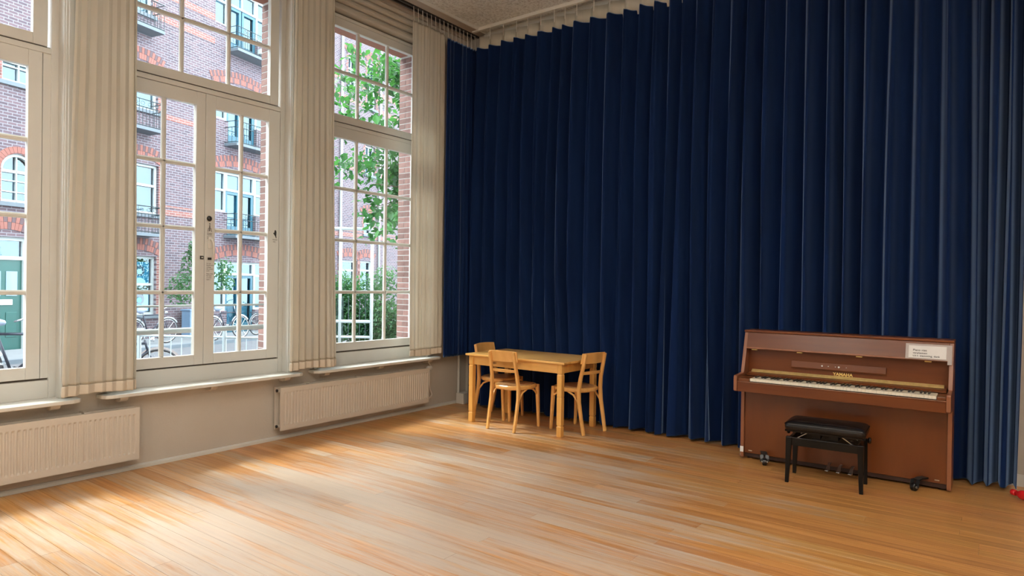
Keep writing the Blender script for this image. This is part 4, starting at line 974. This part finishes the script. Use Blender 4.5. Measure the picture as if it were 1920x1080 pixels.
for (a, b_, z0_, z1_, ty) in OPEN:
    if ty == 'arch':
        rr_ = (b_-a)/2; zc = z1_-rr_
        fwin(a, b_, z0_, zc, 2, 3)
        # semicircular head built into the square opening
        mb = MB(); N = 12; cxx = (a+b_)/2
        for i in range(N):
            a0, a1 = PI*i/N, PI*(i+1)/N
            mb.prism([(cxx+(rr_-0.07)*math.cos(a0), zc+(rr_-0.07)*math.sin(a0)), (cxx+rr_*math.cos(a0), zc+rr_*math.sin(a0)), (cxx+rr_*math.cos(a1), zc+rr_*math.sin(a1)), (cxx+(rr_-0.07)*math.cos(a1), zc+(rr_-0.07)*math.sin(a1))], 'y', 0.05, 0.15)
        mb.box(cxx-0.016, cxx+0.016, 0.09, 0.15, zc, z1_)
        mb.build('arched_head', M['frame_white'], BL)
        mb = MB()
        for sgn in (-1, 1):
            pts = [(cxx+sgn*rr_, zc)] + [(cxx+sgn*rr_*math.cos(PI/2*i/6), zc+rr_*math.sin(PI/2*i/6)) for i in range(1, 7)] + [(cxx+sgn*rr_, z1_)]
            mb.prism(pts, 'y', 0.0, 0.2)
        mb.build('arch_spandrel', M['brick_red'], BL)
        MB().box(a, b_, 0.152, 0.156, zc, z1_).build('pane', M['far_glass'], BL)
        arch(a-0.02, b_+0.02, zc, full=True); surround(a, b_, z0_, zc)
        MB().box(a-0.1, b_+0.1, -0.08, 0.05, z0_-0.10, z0_).build('window_sill', M['stone'], BL)
    elif ty in ('sash', 'net', 'sash2', 'posterwin'):
        if ty == 'posterwin':
            fwin(a, b_, z0_, z1_, 1, 1, 'yellow_cloth', split=z0_+(z1_-z0_)*0.52)
            pu0, pu1 = -3.80, -3.15
            for (z_a, z_b) in ((1.30, 1.98), (0.52, 1.10)):
                PO = empty('poster'); PO.parent = BL; PO['label'] = 'blue portrait poster in the ground-floor window'
                MB().box(pu0, pu1, 0.16, 0.165, z_a, z_b).build('poster_sheet', M['poster'], PO)
                cz = z_a + (z_b-z_a)*0.58; cu = (pu0+pu1)/2
                MB().lathe([(0, 0), (0.17, 0), (0.17, 0.004), (0, 0.004)], (cu, 0.154, cz+0.03), 18, 'y').build('poster_hair', M['poster_dark'], PO)
                MB().lathe([(0, 0), (0.085, 0), (0.085, 0.004), (0, 0.004)], (cu, 0.148, cz), 16, 'y').build('poster_face', M['poster_light'], PO)
                MB().prism([(cu-0.22, z_a), (cu-0.17, z_a+0.15), (cu-0.04, z_a+0.22), (cu+0.04, z_a+0.22), (cu+0.17, z_a+0.15), (cu+0.22, z_a)], 'y', 0.144, 0.148).build('poster_shoulders', M['poster_light'], PO)
        elif ty == 'sash2': fwin(a, b_, z0_, z1_, 1, 1, 'room_dark', split=z1_-0.42)
        elif ty == 'net': fwin(a, b_, z0_, z1_, 1, 1, 'net')
        else: fwin(a, b_, z0_, z1_, 2 if z0_ > 5.5 else 1, 2 if z0_ > 5.5 else 1, 'room_dark', split=(z0_+z1_)/2+0.12)
        arch(a-0.08, b_+0.08, z1_+0.02); surround(a, b_, z0_, z1_)
        MB().box(a-0.1, b_+0.1, -0.08, 0.05, z0_-0.10, z0_).build('window_sill', M['stone'], BL)
    elif ty == 'gdoor':
        D_ = empty('front_door'); D_.parent = BL; D_['label'] = 'dark green front door with white letter plate'
        fwin(a, b_, 1.90, z1_, 1, 1, 'net', fr=0.09)
        MB().box(a, a+0.08, 0.05, 0.18, z0_, 1.90).build('door_jamb', M['frame_white'], D_); MB().box(b_-0.08, b_, 0.05, 0.18, z0_, 1.90).build('door_jamb', M['frame_white'], D_)
        MB().box(a+0.08, b_-0.08, 0.12, 0.17, z0_, 1.90).build('door_leaf', M['green_door'], D_)
        for s_ in (0, 1):
            um = (a+b_)/2; x0_ = a+0.17 if s_ == 0 else um+0.05
            MB().box(x0_, x0_+0.25, 0.10, 0.12, 1.02, 1.62).build('door_light', M['net'], D_)
            MB().box(x0_, x0_+0.25, 0.105, 0.12, 0.0, 0.62).build('door_panel', M['green_door'], D_, bevel=0.01)
        MB().box(a+0.30, b_-0.30, 0.095, 0.12, 0.80, 0.93).build('letter_plate', M['plastic_white'], D_)
        arch(a-0.1, b_+0.1, z1_+0.02); surround(a, b_, z0_, z1_)
    elif ty in ('triple', 'entry'):
        m1, m2 = a+0.58, b_-0.56
        bb = 'net' if ty == 'triple' else 'net'
        zb_ = z0_ + (0.75 if ty == 'triple' else 0.0)
        ht = z1_ - (0.62 if ty == 'triple' else 0.45)
        tt = fwin(a, m1, z0_+0.78, z1_, 1, 1, bb, split=ht); fwin(m2, b_, z0_+0.78, z1_, 1, 1, bb, split=ht)
        fwin(m1, m2, ht, z1_, 2 if ty == 'triple' else 1, 1, bb)
        D_ = empty('balcony_doors' if ty == 'triple' else 'front_door'); D_.parent = BL
        MB().box(a, m1, 0.0, 0.3, z0_, z0_+0.78).build('parapet', M['brick'], D_); MB().box(m2, b_, 0.0, 0.3, z0_, z0_+0.78).build('parapet', M['brick'], D_)
        mb = MB(); mid = (m1+m2)/2
        for (p0, p1) in ((m1, mid), (mid, m2)):
            mb.box(p0+0.02, p0+0.11, 0.12, 0.17, z0_, ht); mb.box(p1-0.11, p1-0.02, 0.12, 0.17, z0_, ht); mb.box(p0+0.11, p1-0.11, 0.12, 0.17, z0_, z0_+0.35); mb.box(p0+0.11, p1-0.11, 0.12, 0.17, ht-0.10, ht)
        mb.build('door_leaf', M['blue_door'], D_)
        MB().box(m1+0.1, m2-0.1, 0.19, 0.195, z0_+0.3, ht-0.05).build('pane', M['far_glass'], D_); MB().box(m1+0.1, m2-0.1, 0.27, 0.28, z0_+0.3, ht-0.05).build('blind', M['net'], D_)
        arch(a-0.1, b_+0.1, z1_+0.0, rise=0.24, h_=0.38)
        if ty == 'triple': balcony(-0.52, 1.47, z0_, 0.72)
for zz in (5.82, 2.80, 8.72): balcony(-4.5, -3.28, zz, 0.76)
# planter on the top balcony
pl = empty('planter'); pl.parent = BL
MB().box(0.45, 0.95, -0.62, -0.42, 9.30, 9.46).build('planter_box', M['frame_white'], pl)
dp = MB(); dp.cyl((5.62, -0.08, GZ), (5.62, -0.08, 13.2), 0.055, 10); dp.build('downpipe', M['frame_white'], BL, smooth=True)
MB().cyl((8.45, -0.08, GZ), (8.45, -0.08, 13.2), 0.05, 10).build('downpipe', M['frame_white'], BL, smooth=True)

uc = tag(empty('street_cabinet', fpt(-1.95, 0.32, GZ+0.06), frz), 'pale blue street cabinet against the brick wall behind the bicycles', 'cabinet')
MB().box(-0.30, 0.30, -0.18, 0.18, 0.0, 0.80).build('body', M['cabinet_blue'], uc, bevel=0.01)
MB().box(-0.33, 0.33, -0.21, 0.21, 0.80, 0.85).build('lid', M['cabinet_blue'], uc, bevel=0.01)
MB().box(-0.005, 0.005, -0.184, -0.18, 0.05, 0.76).build('door_gap', M['ink'], uc)

# ------------------------------------------------------------------ bicycles (local x = riding direction)
def bicycle():
    R_ = empty('bicycle'); WR = 0.335
    for (x, nm) in ((-0.52, 'rear'), (0.52, 'front')):
        Wh = empty('wheel'); Wh.parent = R_
        MB().tube([(x+WR*math.cos(a), 0, WR+0.017+WR*math.sin(a)) for a in [2*PI*i/28 for i in range(28)]], 0.017, 6, closed=True).build('tyre', M['rubber'], Wh, smooth=True)
        MB().tube([(x+(WR-0.025)*math.cos(a), 0, WR+0.017+(WR-0.025)*math.sin(a)) for a in [2*PI*i/28 for i in range(28)]], 0.010, 5, closed=True).build('rim', M['chrome'], Wh, smooth=True)
        mb = MB()
        for i in range(14):
            a = 2*PI*i/14; mb.cyl((x, 0, WR+0.017), (x+(WR-0.03)*math.cos(a), 0, WR+0.017+(WR-0.03)*math.sin(a)), 0.003, 3)
        mb.cyl((x, -0.04, WR+0.017), (x, 0.04, WR+0.017), 0.02, 8); mb.build('spokes', M['chrome'], Wh)
        a0, a1 = (0.15*PI, 1.0*PI) if nm == 'rear' else (0.2*PI, 0.85*PI)
        MB().tube([(x+(WR+0.03)*math.cos(a), 0, WR+0.017+(WR+0.03)*math.sin(a)) for a in [a0+(a1-a0)*i/14 for i in range(15)]], 0, flat=(0.045, 0.006, Vector((0, 0.001, 0)) + Vector((0, 1, 0)))).build('mudguard', M['chrome'], R_)
    z = WR+0.017
    mb = MB(); BB = (-0.08, 0, 0.29); ST = (-0.24, 0, 0.80); HT = (0.33, 0, 0.84); HB = (0.37, 0, 0.68)
    for a, b_ in ((BB, ST), (BB, HB), (ST, (0.335, 0, 0.80)), (HT, HB)): mb.cyl(a, b_, 0.018, 8)
    for s_ in (-0.04, 0.04): mb.cyl(BB, (-0.52, s_, z), 0.010, 6); mb.cyl((-0.23, 0, 0.76), (-0.52, s_, z), 0.009, 6)
    mb.build('frame', M['dark_frame'], R_, smooth=True)
    mb = MB()
    for s_ in (-0.04, 0.04): mb.tube([(0.375, 0, 0.66), (0.40, s_, 0.60), (0.50, s_, z)], 0.010, 6)
    mb.build('fork', M['dark_frame'], R_, smooth=True)
    mb = MB(); mb.cyl((0.33, 0, 0.84), (0.30, 0, 1.0), 0.013, 8)
    mb.tube([(0.10, -0.29, 0.99), (0.22, -0.28, 1.03), (0.31, -0.12, 1.04), (0.31, 0.12, 1.04), (0.22, 0.28, 1.03), (0.10, 0.29, 0.99)], 0.012, 8)
    mb.build('handlebar', M['chrome'], R_, smooth=True)
    MB().cyl(ST, (-0.27, 0, 0.92), 0.013, 8).build('seat_post', M['chrome'], R_)
    MB().lathe([(0.0,-0.14),(0.06,-0.13),(0.10,-0.08),(0.095,-0.02),(0.05,0.06),(0.03,0.13),(0.0,0.15)], (-0.28, 0, 0.945), 14, 'x').build('saddle', M['grey_blue'], R_, smooth=True)
    mb = MB()
    for s_ in (-0.06, 0.06): mb.tube([(-0.28, s_, 0.74), (-0.80, s_, 0.74), (-0.80, s_, 0.73)], 0.008, 6); mb.cyl((-0.60, s_, 0.74), (-0.52, s_*0.7, z), 0.006, 5)
    for x in (-0.4, -0.55, -0.7, -0.8): mb.cyl((x, -0.06, 0.74), (x, 0.06, 0.74), 0.007, 5)
    mb.build('luggage_rack', M['dark_frame'], R_, smooth=True)
    mb = MB(); mb.cyl((-0.08, -0.06, 0.29), (-0.08, 0.06, 0.29), 0.03, 8); mb.tube([(-0.08, 0.07, 0.29), (-0.02, 0.08, 0.14)], 0.010, 6); mb.tube([(-0.08, -0.07, 0.29), (-0.14, -0.08, 0.44)], 0.010, 6)
    mb.box(-0.06, 0.02, 0.085, 0.16, 0.125, 0.145); mb.box(-0.18, -0.10, -0.16, -0.085, 0.43, 0.45)
    mb.lathe([(0,0),(0.085,0),(0.085,0.004),(0,0.004)], (-0.08, 0.06, 0.29), 20, 'y'); mb.build('crank_and_pedals', M['chrome'], R_)
    MB().lathe([(0,0),(0.03,0.01),(0.045,0.06),(0.0,0.065)], (0.40, 0, 0.86), 12, 'x').build('headlamp', M['chrome'], R_, smooth=True)
    return R_
bike0 = bicycle()
bk_list = [
    (fpt(-2.3, 2.1, GZ+0.06), frz, 'bicycle with pale mudguard against the brick wall, seen through the left door leaf'),
    (fpt(-4.5, 1.6, GZ+0.06), frz, 'bicycle leaning under the poster window, seen at the left door leaf\'s edge'),
    (fpt(-0.1, 2.3, GZ+0.06), frz+PI+0.05, 'foremost bicycle in the rack before the blue entrance door'),
    (fpt(-0.1, 1.55, GZ+0.06), frz+0.05, 'bicycle second in the rack, beside the foremost one at the entrance'),
    (fpt(1.55, 2.9, GZ+0.012), frz+PI-0.1, 'bicycle at the right of the rack, near the brick reveal of the doors'),
    (fpt(1.9, 1.7, GZ+0.06), frz+0.1, 'rearmost bicycle at the right end of the street rack'),
]
for i, (loc, rz, lab) in enumerate(bk_list):
    o = bike0 if i == 0 else copy_tree(bike0)
    o.location = loc; o.rotation_euler = (math.radians(4 if i % 2 else -4), 0, rz); tag(o, lab, 'bicycle', 'parked bicycles across the street')
nbk = copy_tree(bike0); nbk.location = (-12.1, 3.62, GZ); nbk.rotation_euler = (0.05, 0, math.radians(48)); nbk.scale = (1.2, 1.2, 1.2)
tag(nbk, 'dark bicycle parked close outside, behind the bottom panes of the leftmost window', 'bicycle', 'bicycles parked on the near pavement')
nb2 = copy_tree(bike0); nb2.location = (-11.0, 4.62, GZ); nb2.rotation_euler = (-0.05, 0, math.radians(75))
tag(nb2, 'dark bicycle close outside, partly behind the cream curtain left of the doors', 'bicycle', 'bicycles parked on the near pavement')

# ------------------------------------------------------------------ low steel fence on the near pavement and the white tube frame
FE = tag(empty('low_fence', (-9.0, 4.6, GZ)), 'low grey steel bar fence on the near pavement outside the double doors', 'fence')
fd = Vector((0.86, 0.51, 0)).normalized()
A = Vector((-1.6, -1.0, 0)); Lf = 3.7
for zt_ in (1.05, 0.10):
    MB().cyl(A+Vector((0,0,zt_)), A+fd*Lf+Vector((0,0,zt_)), 0.016, 8).build('rail', M['fence'], FE, smooth=True)
k = 0; t = 0.0
bar_me = MB().cyl((0,0,0.10), (0,0,1.05), 0.007, 6).mesh('bar', M['fence']); post_me = MB().cyl((0,0,0), (0,0,1.15), 0.028, 10).mesh('post', M['fence'])
while t <= Lf:
    p_ = A+fd*t
    o = bpy.data.objects.new('post' if k % 8 == 0 else 'bar', post_me if k % 8 == 0 else bar_me); COL.objects.link(o); o.parent = FE; o.location = p_
    t += 0.155; k += 1
TF = tag(empty('tube_frame', (-11.0, 9.26, GZ)), 'white steel tube railing frame beside the hedge outside the rightmost window', 'railing')
e_ = Vector((0.52, 0.39, 0)).normalized()
for t in (-1.4, -0.33, 0.34):
    MB().cyl(e_*t, e_*t+Vector((0,0,2.96)), 0.035, 10).build('post', M['frame_white'], TF, smooth=True)
for z in (2.96, 0.99, 0.66): MB().cyl(e_*-1.4+Vector((0,0,z)), e_*0.34+Vector((0,0,z)), 0.035 if z > 0.7 else 0.028, 10).build('rail', M['frame_white'], TF, smooth=True)
for i in range(14): MB().cyl(e_*(-1.35+0.12*i)+Vector((0.0,0,0.1)), e_*(-1.35+0.12*i)+Vector((0.0,0,1.5)), 0.008, 5).build('bar', M['iron'], TF)

# ------------------------------------------------------------------ tree, hedge, young tree
def leaf_mesh(L_, W_, name, m):
    vs = [(0,0,0), (-W_*0.42,L_*0.25,0.01*L_), (-W_*0.5,L_*0.52,0.02*L_), (0,L_,-0.12*L_), (W_*0.5,L_*0.52,0.02*L_), (W_*0.42,L_*0.25,0.01*L_), (0,L_*0.5,-0.06*L_)]
    return MB().add(vs, [(0,6,2,1), (6,3,2), (0,5,4,6), (6,4,3)]).mesh(name, m)
def add_leaf(mb, p_, L_, W_, M3):
    vs = [(0,0,0), (-W_*0.45,L_*0.35,0.02*L_), (0,L_,-0.1*L_), (W_*0.45,L_*0.35,0.02*L_)]
    mb.add([p_ + M3 @ Vector(v) for v in vs], [(0,3,2,1)])
from mathutils import Euler
rt = random.Random(19)
TR = tag(empty('leafy_tree', (-8.5, 9.95, GZ)), 'tree with large bright green leaves reaching across the rightmost window', 'tree')
tp = Vector((-8.5, 9.95, GZ))
MB().tube([(0,0,0), (0.03,0.02,1.5), (-0.05,-0.05,3.0), (0.02,-0.2,4.6), (0.0,-0.3,6.4)], [0.14,0.12,0.10,0.07,0.03], 10).build('trunk', M['bark'], TR, smooth=True)
lm = [leaf_mesh(0.15, 0.115, 'leaf', M['leaf']), leaf_mesh(0.12, 0.09, 'leaf', M['leaf']), leaf_mesh(0.175, 0.13, 'leaf', M['leaf'])]
twigs = []
brm = MB()
ends = []
for i in range(38):
    z = rt.uniform(2.9, 6.2); ang = rt.uniform(-2.75, -0.35) if i % 4 else rt.uniform(0, 6.28)
    L_ = rt.uniform(1.0, 2.5)*(1.0 if z < 5.0 else 0.85)
    s0 = Vector((0, -0.1-0.03*z, z)); dr = Vector((math.cos(ang), math.sin(ang), rt.uniform(-0.1, 0.35)))
    pts = [s0 + dr*L_*q + Vector((0,0,-0.35*q*q)) for q in (0, 0.33, 0.66, 1.0)]
    MB().tube(pts, [0.03, 0.02, 0.013, 0.006], 6).build('branch', M['bark'], TR, smooth=True)
    for q in range(16):
        t = rt.uniform(0.2, 1.02); k = min(int(t*3), 2); tt = t*3-k
        b0 = pts[k].lerp(pts[k+1], tt) if t < 1 else pts[3]
        ends.append(b0 + Vector((rt.gauss(0,0.20), rt.gauss(0,0.20), rt.gauss(-0.06,0.16))))
for i in range(230):          # the crown itself: clumps filling a leaning ellipsoid round the upper trunk
    v = Vector((rt.gauss(0,1), rt.gauss(0,1), rt.gauss(0,1))).normalized()*(rt.random()**0.45)
    ends.append(Vector((-0.35+1.75*v.x, -1.25+1.6*v.y, 5.1+2.2*v.z)))
allleaf = []
for e0 in ends:
    for q in range(12): allleaf.append(e0 + Vector((rt.gauss(0,0.12), rt.gauss(0,0.12), rt.gauss(0,0.11))))
camloc = Vector((0,0,1.48))
def key(pp):
    w_ = tp+pp; return (w_-camloc).length
# those in front of the window opening first (seen through it), nearest of them as separate leaves
def seen(pp):
    w_ = tp+pp; t = (-5.5)/w_.x; y_ = w_.y*t; z_ = 1.48+(w_.z-1.48)*t
    return 4.2 < y_ < 5.5 and 0.8 < z_ < 4.2
allleaf.sort(key=lambda q: (not seen(q), key(q)))
for q in allleaf[:300]:
    o = bpy.data.objects.new('leaf', rt.choice(lm)); COL.objects.link(o); o.parent = TR; o.location = q
    o.rotation_euler = (rt.uniform(-1.3, 0.2), rt.uniform(-0.6, 0.6), rt.uniform(0, 6.28))
mb = MB()
for q in allleaf[300:]:
    L_ = rt.uniform(0.11, 0.17); add_leaf(mb, q, L_, L_*0.8, Euler((rt.uniform(-1.3,0.3), rt.uniform(-0.6,0.6), rt.uniform(0,6.28))).to_matrix())
o = mb.build('foliage', M['leaf'], TR); o['kind'] = 'stuff'

def bush(name, loc, blobs, n, size, label, cat, m, seed, stems):
    rs = random.Random(seed); R_ = tag(empty(name, loc), label, cat)
    mb = MB()
    for q in range(n):
        c_, r_ = rs.choice(blobs); v = Vector((rs.gauss(0,1), rs.gauss(0,1), rs.gauss(0,1))).normalized()*(rs.random()**0.4)
        p_ = Vector(c_) + Vector((v.x*r_[0], v.y*r_[1], v.z*r_[2]))
        if p_.z < 0.03: continue
        L_ = size*rs.uniform(0.7, 1.3); add_leaf(mb, p_, L_, L_*0.7, Euler((rs.uniform(-1.3,0.6), rs.uniform(-0.8,0.8), rs.uniform(0,6.28))).to_matrix())
    o = mb.build('foliage', m, R_); o['kind'] = 'stuff'
    for st in stems: MB().tube(st, 0.02, 6).build('stem', M['bark'], R_, smooth=True)
    return R_
hb = []
hs_ = random.Random(4)
for i in range(40):
    t = i/39; hb.append(((-1.3+2.9*t+hs_.uniform(-.2,.2), -1.0+2.2*t+hs_.uniform(-.3,.3), hs_.uniform(0.3, 1.6+2.0*t*t)), (0.45, 0.45, 0.5)))
bush('green_hedge', (-12.6, 11.35, GZ), hb, 26000, 0.085, 'dense green hedge of small leaves behind the white railing, outside the rightmost window', 'hedge', M['leaf_dark'], 5, [[(0,0,0),(0.1,0,1.5)], [(-0.9,-0.6,0),(-0.8,-0.5,1.2)], [(0.9,0.7,0),(0.8,0.8,1.6)]])
q0 = fpt(-2.75, 1.15, GZ+0.06)
bush('young_tree', q0, [((0,0,1.9),(0.5,0.35,0.8)), ((0.1,0.1,2.6),(0.38,0.3,0.45)), ((0.15,-0.4,1.5),(0.4,0.4,0.5)), ((0.15,0.9,1.9),(0.3,0.35,0.6))], 1500, 0.10, 'slender young tree with sparse leaves against the brick wall across the street', 'tree', M['leaf_dark'], 9, [[(0,0,0),(0.02,0.03,1.3),(0.1,0.05,2.8)]])
bush('street_shrub', fpt(1.5, 0.62, GZ+0.06), [((0,0,0.45),(0.42,0.7,0.55))], 900, 0.08, 'low green shrub behind the rightmost parked bicycles', 'shrub', M['leaf_dark'], 12, [[(0,0,0),(0,0,0.5)]])
print('boards', nb, 'objects', len(bpy.data.objects))
